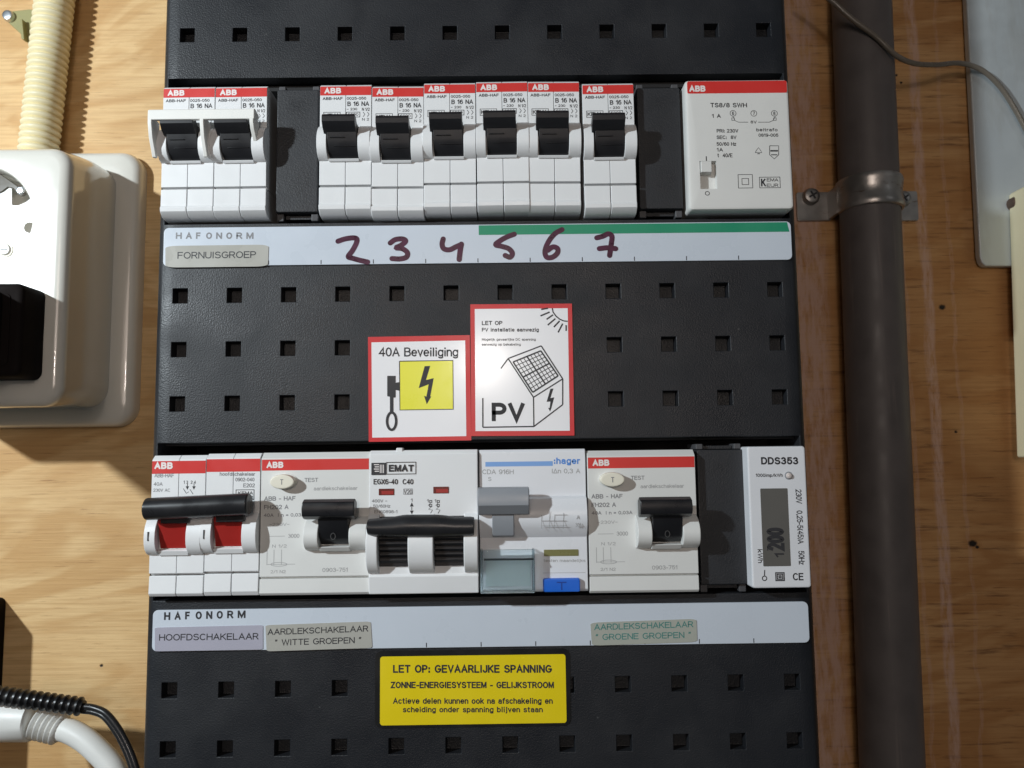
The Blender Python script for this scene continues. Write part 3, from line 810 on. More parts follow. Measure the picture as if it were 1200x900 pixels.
za_ = at(168, 597, 12)[1]; zb_ = at(291, 591, 12)[1]
br.tube([(xa + .15, 10.6, za_), (xa + .5, 10.6, za_), (xb - .5, 10.6, zb_), (xb - .1, 10.6, zb_)], [3.0, 3.45, 3.45, 3.1], seg=24)
br.box(xa + 4.3, xa + 12.8, 8.0, 9.5, za_ - 4.6, za_ - 2.6)
br.box(xa + 21.5, xa + 30.2, 8.0, 9.5, za_ - 4.4, za_ - 2.4)
br.build('toggle_bar', BAR, ms, bevel=.3)
w = MB(mo); cl(w, k5, 'ABB', 90, 136, 182, 170, h + .05, bold=.045); flatprint(w, 'band_lettering', WINK, ms)
k = MB(mo)
cl(k, k5, 'ABB-HAF', 90, 192, 188, 212, h); cl(k, k5, '40A', 86, 236, 131, 254, h); cl(k, k5, '230V AC', 84, 268, 168, 284, h)
cl(k, k5, 'hoofdschakelaar', 418, 186, 596, 204, h, bold=.008); cl(k, k5, '0902-040', 496, 213, 592, 232, h, bold=.008); cl(k, k5, 'E202', 536, 242, 594, 262, h, bold=.008)
flatprint(k, 'grey_lettering', GREYINK, ms)
k = MB(mo)
cl(k, k5, '1 3  2 4', 236, 228, 298, 244, h)
for cx in (255, 288):
    X, Z = at(*k5(cx, 262), h); k.sheet([(X + .55, Z + .35), (X - .55, Z + .35), (X, Z - .75)], h); k.line((X, Z + .3), (X, Z + 1.3), .2, h + .01)
k.ribbon([at(*k5(p, q), h) for p, q in ((235, 268), (250, 292), (262, 284))], .18, h)
k.ribbon([at(*k5(p, q), h) for p, q in ((268, 272), (284, 296))], .18, h)
a = at(*k5(497, 326), h); c = at(*k5(592, 272), h); k.frame(a[0], c[0], a[1], c[1], .22, h)
cl(k, k5, 'KEMA', 510, 282, 585, 298, h, bold=.01); cl(k, k5, 'KEUR', 510, 304, 585, 320, h, bold=.01)
flatprint(k, 'lettering', INK, ms)

# ---- residual current switches
def make_rcd(x, lab):
    o = (x, 0, Z2B); z = Z2T - .4
    t = thing('residual_current_switch', lab, 'residual current switch', o, 'wide white residual current switches with an oval test button')
    b = MB(o)
    b.prism_x([(-24, z + .3), (2.6, z + .3), (FACE, z - 1.5), (FACE, z - 38.9), (4.2, z - 39.2), (4.2, z - 39.5), (-24, z - 39.5)], x + .1, x + 34.8)
    b.prism_x([(-24, z - 39.6), (4.9, z - 39.6), (5.0, z - 44.0), (4.2, Z2B - .1), (-24, Z2B - .1)], x + .1, x + 34.8)
    b.build('body', RCDW, t, bevel=.25)
    e = MB(o)
    hx = x + 15.0
    ear(e, hx, hx + 4.6, z - 20.2, 10.2, 10.8); ear(e, hx + 14.2, x + 34.7, z - 20.2, 10.2, 10.8)
    e.prism_x([(4, z - 29.2), (FACE + .7, z - 29.2), (8.4, z - 29.4), (6.8, z - 31.0), (4, z - 31.0)], hx + 4.6, hx + 14.2)
    e.build('toggle_housing', RCDW, t, bevel=.3)
    lv = MB(o)
    lv.prism_x([(4, z - 29.0), (6.0, z - 28.8), (8.8, z - 26.5), (10.2, z - 22.5), (11.0, z - 20.0), (8, z - 17.0), (4, z - 17)], hx + 4.7, hx + 14.1)
    lv.prism_x([(8.8, z - 20.8), (11.5, z - 20.4), (13.4, z - 19.4), (13.9, z - 17.2), (13.2, z - 15.2), (11.0, z - 14.3), (8.6, z - 15.4)], hx + .4, hx + 16.6)
    lv.build('toggle', BLACK, t, bevel=.35)
    mk = MB(o); mk.ribbon([(hx + 9.3 + .75 * math.cos(a * .5236), z - 26.0 + 1.0 * math.sin(a * .5236)) for a in range(13)], .2, 9.6)
    flatprint(mk, 'off_mark', mat('dim_print', (.06, .06, .06), .5), t)
    cx, cz = x + 7.7, z - 8.9
    ell = lambda rx, rz: [(cx + rx * math.cos(2 * math.pi * i / 28), cz + rz * math.sin(2 * math.pi * i / 28)) for i in range(28)]
    MB(o).prism(ell(4.25, 2.6), FACE - .2, FACE + .25).build('button_rim', RCDW, t, bevel=.1)
    MB(o).prism(ell(3.9, 2.3), FACE + .2, FACE + 3.4, inset=.6).build('test_button', BUTTON, t)
    hh = FACE + .04
    flatprint(MB(o).sheet(rrect(x + .3, x + 34.6, z - 5.4, z - 1.9, .05, 1), hh), 'red_band', RED, t)
    w = MB(o).text('ABB', x + 1.8, x + 7.2, z - 4.6, z - 2.6, hh + .05, bold=.045); flatprint(w, 'band_lettering', WINK, t)
    k = MB(o)
    k.text('T', cx - .5, cx + .5, cz - .9, cz + .8, FACE + 3.44)
    k.text('ABB - HAF', x + 1.2, x + 11.2, z - 15.0, z - 13.6, hh, bold=.012)
    k.text('FH202 A', x + 1.2, x + 9.0, z - 17.7, z - 16.3, hh, bold=.012)
    k.text('40A  I n = 0,03A', x + 1.2, x + 14.2, z - 20.2, z - 19.0, hh, bold=.008)
    k.text('TEST', x + 14.0, x + 18.4, z - 9.2, z - 7.9, hh)
    flatprint(k, 'grey_lettering', GREYINK, t)
    k = MB(o)
    k.text('aardlekschakelaar', x + 17.0, x + 31.0, z - 11.9, z - 10.7, hh)
    k.text('~230V~', x + 3.0, x + 9.4, z - 23.0, z - 22.0, hh)
    k.text('3000', x + 9.0, x + 12.6, z - 26.8, z - 25.5, hh); k.line((x + 3, z - 26.2), (x + 8, z - 26.2), .15, hh)
    k.text('N 1/2', x + 4.0, x + 8.6, z - 29.8, z - 28.8, hh)
    for dx in (2.4, 4.6, 7.0): k.line((x + dx, z - 30.4), (x + dx, z - 35.2), .15, hh)
    k.ribbon([(x + 6.2 + 2.6 * math.cos(a * .3927), z - 35.0 + .6 * math.sin(a * .3927)) for a in range(17)], .16, hh + .01)
    k.line((x + 2.4, z - 35.0), (x + 11.4, z - 35.0), .14, hh + .02)
    k.text('2/1 N2', x + 3.6, x + 8.4, z - 37.8, z - 36.8, hh)
    k.text('0903-751', x + 20.0, x + 28.0, z - 37.6, z - 36.3, hh)
    flatprint(k, 'faint_lettering', FAINT, t)
    return t
rcd = make_rcd(-70.0, 'wide white residual current switch right of the main switch, crossed by the bar shadow')
dup(rcd, (34.7, 0, Z2B - .6), 'wide white residual current switch beside the blank cover, right of the blue button module')

# ---- two pole solar breaker
eo = (-35.2, 0, Z2B)
k6 = crop(420, 510, 4.286)
em = thing('solar_breaker', 'two pole white breaker with wide black bar handle and two red windows', 'circuit breaker', eo)
x0, x1 = -35.3, -.3; z = Z2T + .2
b = MB(eo)
b.prism_x([(-24, z), (4.0, z), (FACE + .4, z - 1.2), (FACE + .6, z - 17.5), (FACE + .6, z - 39.2), (FACE + 1.2, z - 39.6), (FACE + .4, Z2B), (-24, Z2B)], x0 + .1, x1 - .1)
b.box(at(*k6(188, 80), 5)[0], at(*k6(222, 80), 5)[0], 1, 4.6, z - 1.5, z + .8)
b.build('body', WHITE, em, bevel=.4)
e = MB(eo)
def bigear(mb, xa, xb):
    prof = [(5, z - 20)]
    for t_, kk in ((0, .15), (.1, .5), (.25, .85), (.45, 1), (.62, .97), (.78, .84), (.9, .6), (1, .15)):
        prof.append((5.4 + 5.6 * kk, z - 20.5 - 18.2 * t_))
    prof += [(5, z - 39)]
    mb.prism_x(prof, xa, xb)
ex = [at(*k6(v, 600), 9)[0] for v in (42, 98, 250, 378, 530, 600)]
bigear(e, x0 - .05, ex[1]); bigear(e, ex[2], ex[3]); bigear(e, ex[4], x1 - .05)
e.build('handle_housing', WHITE, em, bevel=.35)
for a_, c_ in ((ex[1], ex[2]), (ex[3], ex[4])):
    r = MB(eo)
    r.box(a_ + .05, c_ - .05, 5.0, 6.3, z - 36.6, z - 21)
    for q in range(6):
        r.prism_x([(6, z - 25.4 - q * 1.75), (9.0 - .35 * q, z - 25.2 - q * 1.75), (9.2 - .35 * q, z - 25.8 - q * 1.75), (8.6 - .4 * q, z - 26.7 - q * 1.75), (6, z - 26.8 - q * 1.75)], a_ + .2, c_ - .2)
    r.build('toggle_drum', BLACK, em, bevel=.12)
hb = 13.0
pts = [(40, 425, 505), (70, 422, 515), (150, 416, 518), (215, 404, 520), (240, 402, 520), (385, 402, 520), (420, 404, 518), (480, 412, 516), (560, 412, 514), (580, 415, 508)]
P = []
for X, yt, yb in pts:
    xt_, zt_ = at(*k6(X, yt), hb); xb_, zb_ = at(*k6(X, yb), hb); P.append(((xt_ + xb_) / 2, zt_, zb_))
hd = MB(eo)
m_ = 10
vs = []; fs = []
for (X, zt_, zb_) in P:
    for q in range(m_):
        a_ = math.pi * q / (m_ - 1)
        vs.append((X, 9.6 + 3.6 * math.sin(a_), (zt_ + zb_) / 2 + (zt_ - zb_) / 2 * math.cos(a_)))
    vs.append((X, 8.2, zb_ + 1)); vs.append((X, 8.2, zt_ - 1))
M = m_ + 2
for i in range(len(P) - 1):
    fs += [(i * M + q, i * M + (q + 1) % M, (i + 1) * M + (q + 1) % M, (i + 1) * M + q) for q in range(M)]
fs += [tuple(range(M))[::-1], tuple(range((len(P) - 1) * M, len(P) * M))]
hd.add(vs, fs); hd.build('handle_bar', BAR, em, bevel=.25)
he = FACE + .66
for (a_, c_) in (((102, 268), (180, 302)), ((376, 258), (454, 293))):
    p = at(*k6(a_[0], c_[1]), he); q = at(*k6(c_[0], a_[1]), he)
    f_ = MB(eo); f_.prism(rrect(p[0], q[0], p[1], q[1], .15, 2), FACE + .3, he + .05); o = f_.build('red_window', REDWIN, em, bevel=.05)
    flatprint(MB(eo).sheet([(p[0] + .9, q[1] - .7), (q[0] - .25, q[1] - .7), (q[0] - .25, p[1] + .25), (p[0] + .9, p[1] + .25)], he + .08), 'window_pane', REDT, o)
k = MB(eo)
p = at(*k6(65, 200), he); q = at(*k6(138, 138), he)
k.sheet(rrect(p[0], q[0], p[1], q[1], .05, 1), he)
a = at(*k6(138, 197), he); c = at(*k6(289, 133), he); k.frame(a[0], c[0], a[1], c[1], .2, he + .01)
cl(k, k6, 'EMAT', 152, 148, 278, 183, he, bold=.035)
cl(k, k6, 'EGX6-40  C40', 76, 220, 276, 247, he, bold=.012)
X, Z = at(*k6(268, 350), he); k.sheet([(X - .6, Z - .5), (X + .6, Z - .5), (X, Z + .8)], he)
X, Z = at(*k6(268, 385), he); k.sheet([(X + .6, Z + .4), (X - .6, Z + .4), (X, Z - .8)], he); k.line((X, Z + .5), (X, Z + 1.6), .2, he + .01)
cl(k, k6, '1', 263, 318, 271, 334, he)
for dx in (0, 38):
    cl(k, k6, '1', 344 + dx, 322, 352 + dx, 338, he)
    for y in (326, 346):
        a = at(*k6(356 + dx, y + 14), he); c = at(*k6(370 + dx, y), he); k.frame(a[0], c[0], a[1], c[1], .2, he + .01)
    k.ribbon([at(*k6(p_ + dx, q_), he) for p_, q_ in ((362, 342), (350, 352), (368, 358), (352, 372), (372, 376), (362, 392))], .2, he + .015)
flatprint(k, 'lettering', INK, em)
k = MB(eo)
cl(k, k6, 'V20', 228, 272, 270, 296, he); a = at(*k6(226, 298), he); c = at(*k6(272, 268), he); k.frame(a[0], c[0], a[1], c[1], .12, he + .01)
cl(k, k6, '400V ~', 68, 322, 145, 338, he); cl(k, k6, '50/60Hz', 74, 348, 160, 364, he); cl(k, k6, 'EN60898-1', 80, 376, 195, 392, he)
flatprint(k, 'grey_lettering', GREYINK, em)
k = MB(eo)
for i in range(4):
    y = 148 + i * 11
    k.line(at(*k6(78 + 4 * (i % 2), y), he), at(*k6(104, y), he), .3, he + .03)
for i in range(3): k.line(at(*k6(110 + 8 * i, 190), he), at(*k6(110 + 8 * i, 148), he), .25, he + .03)
flatprint(k, 'logo_stripes', WINK, em)

# ---- grey toggle residual switch with blue button and clear flap
go = (-.1, 0, Z2B)
hg = thing('residual_breaker', 'white module with grey toggle, clear hinged flap and blue test button', 'residual current switch', go)
x0, x1 = -.1, 34.4; z = Z2T
b = MB(go)
hf = 4.2
zn0 = at(*k6(1000, 312), 7)[1]; zn1 = at(*k6(1000, 505), 7)[1]
b.prism_x([(-24, z), (3.4, z), (hf, z - .8), (hf, zn0 + .3), (6.2, zn0 - .4), (7.8, zn0 - 3.5), (8.2, zn0 - 7), (7.2, zn0 - 9.6), (5.4, zn1 - .1), (5.0, zn1 - .6), (5.0, Z2B + .8), (4.2, Z2B), (-24, Z2B)], x0 + .1, x1 - .1)
b.build('body', METERW, hg, bevel=.25)
p = at(*k6(592, 262), 10.5); q = at(*k6(858, 345), 10.5); r2 = at(*k6(592, 405), 9)
t_ = MB(go)
t_.prism_x([(7.8, p[1] - .6), (9.6, p[1]), (12.2, p[1] - .3), (13.4, p[1] - 2.5), (13.2, q[1] - .2), (10.5, q[1] - 3.2), (7.8, q[1] - 3.4)], x0 - .2, q[0])
t_.build('toggle', GREYT, hg, bevel=.35)
p = at(*k6(672, 420), 8.2); q = at(*k6(783, 515), 8.2)
MB(go).prism_x([(4.5, p[1] + 2), (9.6, p[1] + 1.5), (9.4, p[1] - 2.5), (8.2, q[1] + .6), (6.0, q[1]), (4.5, q[1])], p[0], q[0]).build('toggle_stem', GREYT, hg, bevel=.3)
hh = 4.24
p = at(*k6(638, 158), hh); q = at(*k6(976, 128), hh)
flatprint(MB(go).sheet([(p[0], p[1]), (q[0], p[1] - .0), (q[0], q[1] - .15), (p[0], q[1] - .15)], hh), 'blue_band', LBLUEINK, hg)
k = MB(go); cl(k, k6, ':hager', 982, 112, 1114, 152, hh, bold=.03); flatprint(k, 'blue_lettering', BLUEINK, hg)
k = MB(go)
cl(k, k6, 'CDA 916H', 622, 172, 780, 196, hh); cl(k, k6, 'I\u0394n 0,3 A', 972, 168, 1114, 194, hh)
cl(k, k6, 'S', 652, 210, 668, 230, hh)
hn = 8.3
for (a0, b0, a1, b1) in ((920, 400, 920, 470), (960, 380, 960, 470), (985, 400, 985, 470), (1030, 390, 1030, 470), (920, 430, 1045, 430), (920, 455, 1045, 455), (985, 400, 1050, 400)):
    k.line(at(*k6(a0, b0), hn), at(*k6(a1, b1), hn), .16, hn)
cl(k, k6, 'A', 1095, 402, 1112, 422, hn); cl(k, k6, '30A', 1090, 440, 1122, 460, hn - .2)
cl(k, k6, 'testen maandelijks', 930, 622, 1140, 640, 5.05)
k.line(at(*k6(925, 692), 5.05), at(*k6(1140, 690), 5.05), .12, 5.05)
flatprint(k, 'faint_lettering', FAINT, hg)
p = at(*k6(932, 608), 5.1); q = at(*k6(1105, 573), 5.1)
MB(go).prism(rrect(p[0], q[0], p[1], q[1], .2, 2), 4.6, 5.15).build('indicator_window', OLIVE, hg, bevel=.05)
p = at(*k6(928, 788), 6); q = at(*k6(1112, 718), 6)
bb = MB(go).prism(rrect(p[0], q[0], p[1], q[1], .5, 3), 4.4, 6.6, inset=.4).build('test_button', BLUE, hg)
k = MB(go); cl(k, k6, 'T', 996, 736, 1046, 778, 6.64); flatprint(k, 'button_lettering', mat('dark_blue_print', (.008, .05, .3), .4), bb)
# clear flap
p = at(*k6(604, 800), 8.5); q = at(*k6(884, 572), 8.5)
fx0, fx1, fz0, fz1 = x0 + .3, q[0], p[1] + .3, q[1]
fl = MB(go)
fl.box(fx0, fx1, 8.2, 9.2, fz0, fz1).box(fx0, fx0 + .8, 5.1, 8.15, fz0, fz1).box(fx1 - .8, fx1, 5.1, 8.15, fz0, fz1)
fl.box(fx0 + .85, fx1 - .85, 5.1, 8.15, fz0, fz0 + .8)
fl.build('clear_flap', CLEAR, hg, bevel=.3)
lb = MB(go).box(fx0 + 1.6, fx1 - 1.2, 5.05, 5.3, fz0 + 1.6, fz1 - 3.6).build('flap_label', mat('flap_paper', (.62, .70, .70), .5), hg, bevel=.05)
MB(go).prism_x([(9.2, fz1 - 2.6), (9.8, fz1 - 2.7), (9.8, fz1 - 3.2), (9.2, fz1 - 3.3)], fx0 + 1.2, fx1 - .4).build('flap_ridge', CLEAR, hg)

# ---- energy meter
k7 = crop(670, 510, 4.138)
H = 7.0
c0 = at(*k7(848, 55), H); c1 = at(*k7(1130, 58), H); c2 = at(*k7(1158, 740), H)
yo = (87, 0, c2[1])
ym = thing('energy_meter', 'slim white energy meter with upright grey display at the right end of the lower row', 'energy meter', yo)
yx0, yx1, yz0, yz1 = c0[0] + .1, c1[0] + .15, c2[1], c0[1]
MB(yo).prism(rrect(yx0, yx1, yz0, yz1, .8, 4), -24, H, inset=.7).build('body', METERW, ym)
p = at(*k7(943, 636), H); q = at(*k7(1046, 257), H)
lc = MB(yo).prism(rrect(p[0] - .9, q[0] + .0, p[1], q[1], .25, 2), H - .5, H + .05).build('display', LCD, ym)
hh = H + .1
k = MB(yo)
cl(k, k7, '200', 946, 448, 1030, 560, hh, rot=90, bold=.04); cl(k, k7, '1', 985, 572, 1030, 592, hh, rot=90, bold=.01); cl(k, k7, 'T', 948, 540, 975, 560, hh, rot=90)
flatprint(k, 'digits', INK, lc)
hh = H + .04
k = MB(yo)
cl(k, k7, 'DDS353', 918, 106, 1098, 142, hh, bold=.03)
cl(k, k7, '1000imp/kWh', 892, 186, 1024, 206, hh, bold=.012)
cl(k, k7, '230V   0,25-5(45)A   50Hz', 1090, 262, 1122, 628, hh, rot=-90, bold=.005)
cl(k, k7, 'kWh', 902, 553, 926, 620, hh, rot=-90, bold=.008)
cl(k, k7, 'CE', 1072, 668, 1124, 704, hh, bold=.012)
for i, d in enumerate(((988, 664, 1032, 708), (995, 671, 1025, 701), (1003, 679, 1017, 693))):
    a = at(*k7(d[0], d[3]), hh); c = at(*k7(d[2], d[1]), hh); k.frame(a[0], c[0], a[1], c[1], .35, hh + .01 * i)
X, Z = at(*k7(935, 694), hh); k.ribbon([(X + .7 * math.cos(a * .5236), Z + .7 * math.sin(a * .5236)) for a in range(13)], .3, hh); k.line((X, Z + .7), (X + .15, Z + 2.6), .3, hh + .01)
flatprint(k, 'lettering', INK, ym)
X, Z = at(*k7(1052, 196), H)
MB(yo).disc(X, Z, H - .3, H + .1, 1.3).build('lamp_ring', GREYT, ym, bevel=.1)
MB(yo).disc(X, Z, H, H + .9, .95, dome=.6).build('pulse_lamp', mat('lamp_lens', (.62, .55, .52), .12), ym)

# ================================================================== LABEL STRIPS
s1z0, s1z1 = 28.0, 41.2
o1 = (0, 0, s1z0)
st1 = thing('label_strip', 'white label strip with green band and handwritten numbers 2 to 7', 'label strip', o1)
MB(o1).prism(rrect(-105.3, 105.6, s1z0, s1z1, 1.6, 4), .05, .7, inset=.15).build('strip', STRIP, st1)
gx = at(561, 270, .7)[0]
flatprint(MB(o1).sheet([(gx, s1z1 - 3.6), (105.0, s1z1 - 3.6), (104.3, s1z1 - .3), (gx, s1z1 - .3)], .74), 'green_band', GREENINK, st1)
k = MB(o1)
for i in range(1, 12): k.line((-105 + 17.5 * i, s1z0 + .2), (-105 + 17.5 * i, s1z0 + 1.6), .28, .74)
flatprint(k, 'tick_marks', INK, st1)
c3 = crop(180, 250, 3.0); c4 = crop(560, 250, 3.0)
k = MB(o1)
for i, ch in enumerate('HAFONORM'):
    x = 78 + i * (350 - 78 - 24) / 7.0
    cl(k, c3, ch, x, 67, x + (25 if ch == 'M' else 16 if ch == 'F' else 21), 90, .74, bold=.03)
flatprint(k, 'lettering', GREYINK, st1)
D = {'2': (c3, [[(648, 98), (672, 90), (700, 86), (714, 90), (712, 106), (698, 132), (684, 152), (700, 158), (725, 165), (752, 171)]]),
     '3': (c3, [[(832, 104), (850, 92), (876, 90), (886, 98), (870, 112), (852, 121), (874, 124), (892, 138), (888, 154), (866, 160), (838, 159)]]),
     '4': (c3, [[(1018, 90), (1014, 108), (1020, 124), (1040, 128), (1062, 118), (1080, 110)], [(1082, 108), (1078, 128), (1074, 162)]]),
     '5': (c4, [[(128, 73), (104, 82), (80, 95), (62, 110), (84, 116), (108, 124), (121, 140), (113, 154), (96, 148)]]),
     '6': (c4, [[(296, 57), (270, 72), (248, 100), (236, 132), (242, 154), (262, 154), (279, 140), (280, 124), (264, 118), (245, 130)]]),
     '7': (c4, [[(418, 86), (440, 80), (458, 72), (471, 80), (469, 106), (463, 148)], [(427, 124), (455, 121), (484, 124)]])}
for dname, (cf, strokes) in D.items():
    k = MB(o1)
    for i, pts in enumerate(strokes):
        q = spline([at(*cf(*p), .8) for p in pts], 6)
        k.ribbon(q, 1.75, .76 + .04 * i, rise=.035)
    flatprint(k, 'handwritten_number', MARKER, st1)

s2z0, s2z1 = -97.3, -84.4
o2 = (0, 0, s2z0)
st2 = thing('label_strip', 'plain white label strip under the lower row, above the yellow warning sticker', 'label strip', o2)
MB(o2).prism(rrect(-105.2, 105.5, s2z0, s2z1, 1.6, 4), .05, .7, inset=.15).build('strip', STRIP, st2)
k = MB(o2)
for i in range(1, 12): k.line((-105 + 17.5 * i, s2z0 + .2), (-105 + 17.5 * i, s2z0 + 1.6), .28, .74)
flatprint(k, 'tick_marks', INK, st2)
cc = crop(170, 690, 4.138)
k = MB(o2)
for i, ch in enumerate('HAFONORM'):
    x = 92 + i * (485 - 92 - 36) / 7.0
    cl(k, cc, ch, x, 113 - i * 1.2, x + (38 if ch == 'M' else 23 if ch == 'F' else 30), 152 - i * 1.4, .74, bold=.03)
flatprint(k, 'lettering', INK, st2)

def tape(name_lab, corners, r, material, lines, ink, h=.75, bold=.0):
    q = [at(px, py, h) for px, py in corners]       # TL TR BR BL
    cx = sum(p[0] for p in q) / 4; cz = sum(p[1] for p in q) / 4
    o = (cx, h, cz)
    t = thing('printed_label', name_lab, 'label', o)
    # rounded outline of the four-sided tape
    base = rrect(-1, 1, -1, 1, r, 4); out = []
    for u, v in base:
        u = (u + 1) / 2; v = (v + 1) / 2
        bx_ = q[3][0] + (q[2][0] - q[3][0]) * u; bz_ = q[3][1] + (q[2][1] - q[3][1]) * u
        tx_ = q[0][0] + (q[1][0] - q[0][0]) * u; tz_ = q[0][1] + (q[1][1] - q[0][1]) * u
        out.append((bx_ + (tx_ - bx_) * v, bz_ + (tz_ - bz_) * v))
    MB(o).prism(out, h - .02, h + .14).build('tape', material, t)
    k = MB(o)
    for s, cf, (ax, ay, bx2, by2), tilt in lines:
        a0 = cf(ax, ay); a1 = cf(bx2, by2)
        n0 = len(k.v)
        k.tpx(s, *a0, *a1, h + .17, bold=bold)
        for i in range(n0, len(k.v)):
            X, hh_, Z = k.v[i]; k.v[i] = (X, hh_, Z + (X - at(*a0, h)[0]) * tilt)
    flatprint(k, 'lettering', ink, t)
c3t = crop(180, 250, 3.0)
tape('grey FORNUISGROEP label at the left end of the upper strip', [c3t(42, 115), c3t(405, 110), c3t(402, 187), c3t(42, 191)], .22, TAGGREY,
     [('FORNUISGROEP', c3t, (84, 136, 360, 160), .012)], INK)
tape('mauve HOOFDSCHAKELAAR label at the left end of the lower strip', [cc(48, 188), cc(572, 176), cc(572, 294), cc(48, 303)], .08, TAGMAUVE,
     [('HOOFDSCHAKELAAR', cc, (68, 220, 550, 252), .012)], INK)
tape('grey AARDLEKSCHAKELAAR WITTE GROEPEN label, slightly crooked, second on the lower strip', [cc(584, 176), cc(1094, 158), cc(1102, 286), cc(590, 303)], .10, TAGGREY,
     [('AARDLEKSCHAKELAAR', cc, (594, 195, 1082, 225), .035), ('\u201d WITTE GROEPEN \u201d', cc, (630, 246, 1048, 276), .03)], INK)
cd = crop(420, 690, 2.2222)
tape('greenish AARDLEKSCHAKELAAR GROENE GROEPEN label towards the right of the lower strip', [cd(604, 88), cd(880, 78), cd(882, 138), cd(608, 148)], .16, TAGGREEN,
     [('AARDLEKSCHAKELAAR', cd, (614, 92, 872, 108), .03), ('\u201d GROENE GROEPEN \u201d', cd, (618, 118, 866, 134), .025)], TEALINK)

# ================================================================== STICKERS ON THE COVER
cs = crop(420, 345, 4.4444)
def quad(corners, h, cf): return [at(*cf(x, y), h) for x, y in corners]
so = at(491, 456, .2)
s4 = thing('warning_sticker', 'red bordered white sticker reading 40A Beveiliging with yellow lightning panel', 'sticker', (so[0], .1, so[1]))
O = (so[0], .1, so[1])
MB(O).prism(quad([(50, 222), (580, 212), (588, 760), (54, 768)], .1, cs), .03, .16).build('border', REDBORDER, s4)
flatprint(MB(O).sheet(quad([(68, 250), (556, 240), (562, 738), (72, 746)], .2, cs), .2), 'white_field', PAPER, s4)
flatprint(MB(O).sheet(quad([(214, 348), (492, 344), (494, 598), (216, 602)], .24, cs), .24), 'yellow_panel', YELLOWP, s4)
k = MB(O); h = .28
k.ribbon(quad([(214, 348), (492, 344), (494, 598), (216, 602), (214, 348)], h, cs), .32, h)
cl(k, cs, '40A Beveiliging', 106, 276, 520, 334, h)
k.sheet(quad([(150, 424), (194, 424), (194, 536), (186, 538), (150, 530)], h, cs), h)
k.sheet(quad([(194, 460), (216, 456), (216, 502), (194, 498)], h, cs), h + .02)
k.sheet(quad([(164, 530), (182, 530), (182, 612), (164, 612)], h, cs), h + .04)
X, Z = at(*cs(173, 660), h)
k.ribbon([(X + 1.5 * math.cos(a * math.pi / 12), Z + 2.85 * math.sin(a * math.pi / 12)) for a in range(25)], .85, h + .06)
k.sheet(quad([(345, 374), (374, 372), (352, 446), (392, 436), (374, 532), (380, 530), (356, 572), (342, 528), (354, 532), (366, 468), (314, 488)], h, cs), h)
flatprint(k, 'printed_symbols', INK, s4)

so = at(612, 434, .3); O = (so[0], .2, so[1])
pv = thing('warning_sticker', 'tall red bordered sticker reading LET OP with sun, solar roof drawing and PV', 'sticker', O)
def curled(corners, h, cf, n=12, lift=.9):
    q = quad(corners, h, cf); vs = []; fs = []
    for i in range(n + 1):
        u = i / n
        for j in range(n + 1):
            v = j / n
            bx_ = q[3][0] + (q[2][0] - q[3][0]) * u; bz_ = q[3][1] + (q[2][1] - q[3][1]) * u
            tx_ = q[0][0] + (q[1][0] - q[0][0]) * u; tz_ = q[0][1] + (q[1][1] - q[0][1]) * u
            vs.append((bx_ + (tx_ - bx_) * v, h, bz_ + (tz_ - bz_) * v))
    for i in range(n):
        for j in range(n): fs.append((i * (n + 1) + j, (i + 1) * (n + 1) + j, (i + 1) * (n + 1) + j + 1, i * (n + 1) + j + 1))
    return vs, fs
MB(O).prism(quad([(583, 52), (1112, 48), (1125, 735), (588, 738)], .3, cs), .18, .34).build('border', REDBORDER, pv)
vs, fs = curled([(606, 76), (1090, 72), (1101, 710), (610, 712)], .38, cs)
flatprint(MB(O).add(vs, fs), 'white_field', PAPER, pv)
h = .42
k = MB(O)
cl(k, cs, 'LET OP', 643, 138, 750, 160, h, bold=.02)
cl(k, cs, 'PV installatie aanwezig', 643, 174, 940, 198, h, bold=.02)
cl(k, cs, 'Mogelijk gevaarlijke DC spanning', 643, 228, 924, 244, h, bold=.005)
cl(k, cs, 'aanwezig op bekabeling', 643, 254, 846, 270, h, bold=.005)
arc = [(1010, 72), (1014, 92), (1030, 114), (1050, 130), (1070, 138), (1090, 140)]
k.ribbon(quad(arc, h, cs), .42, h)
for a_, c_ in (((952, 78), (988, 72)), ((948, 112), (996, 92)), ((980, 130), (1014, 106)), ((986, 160), (1026, 126)), ((1018, 170), (1048, 138)), ((1040, 198), (1064, 152)), ((1082, 160), (1082, 190))):
    k.ribbon(quad([a_, c_], h, cs), .5, h)
for ln in ([(742, 386), (780, 334), (952, 268), (1064, 440), (1064, 574), (914, 688), (648, 692), (648, 540)], [(780, 334), (912, 536), (914, 688)], [(912, 536), (1064, 440)]):
    for i in range(len(ln) - 1): k.ribbon(quad(ln[i:i + 2], h, cs), .42, h + .004 * i)
A = Vector((806, 352)); B = Vector((950, 294)); Dn = Vector((908, 510)) ; E_ = Vector((1040, 424))
def pp(u, v): return tuple(A + (B - A) * u + (Dn - A) * v + ((E_ - B) - (Dn - A)) * u * v)
for i in range(9):
    u = i / 8
    k.ribbon(quad([pp(u, 0), pp(u, 1)], h, cs), .5 if i in (0, 4, 8) else .25, h + .006)
for j in range(9):
    v = j / 8
    k.ribbon(quad([pp(0, v), pp(1, v)], h, cs), .5 if j in (0, 4, 8) else .25, h + .012)
cl(k, cs, 'PV', 694, 564, 866, 662, h, bold=.03)
k.sheet(quad([(1000, 492), (1016, 490), (1000, 540), (1020, 536), (1004, 596), (998, 610), (988, 590), (996, 592), (1000, 558), (980, 560)], h, cs), h)
flatprint(k, 'printed_symbols', INK, pv)

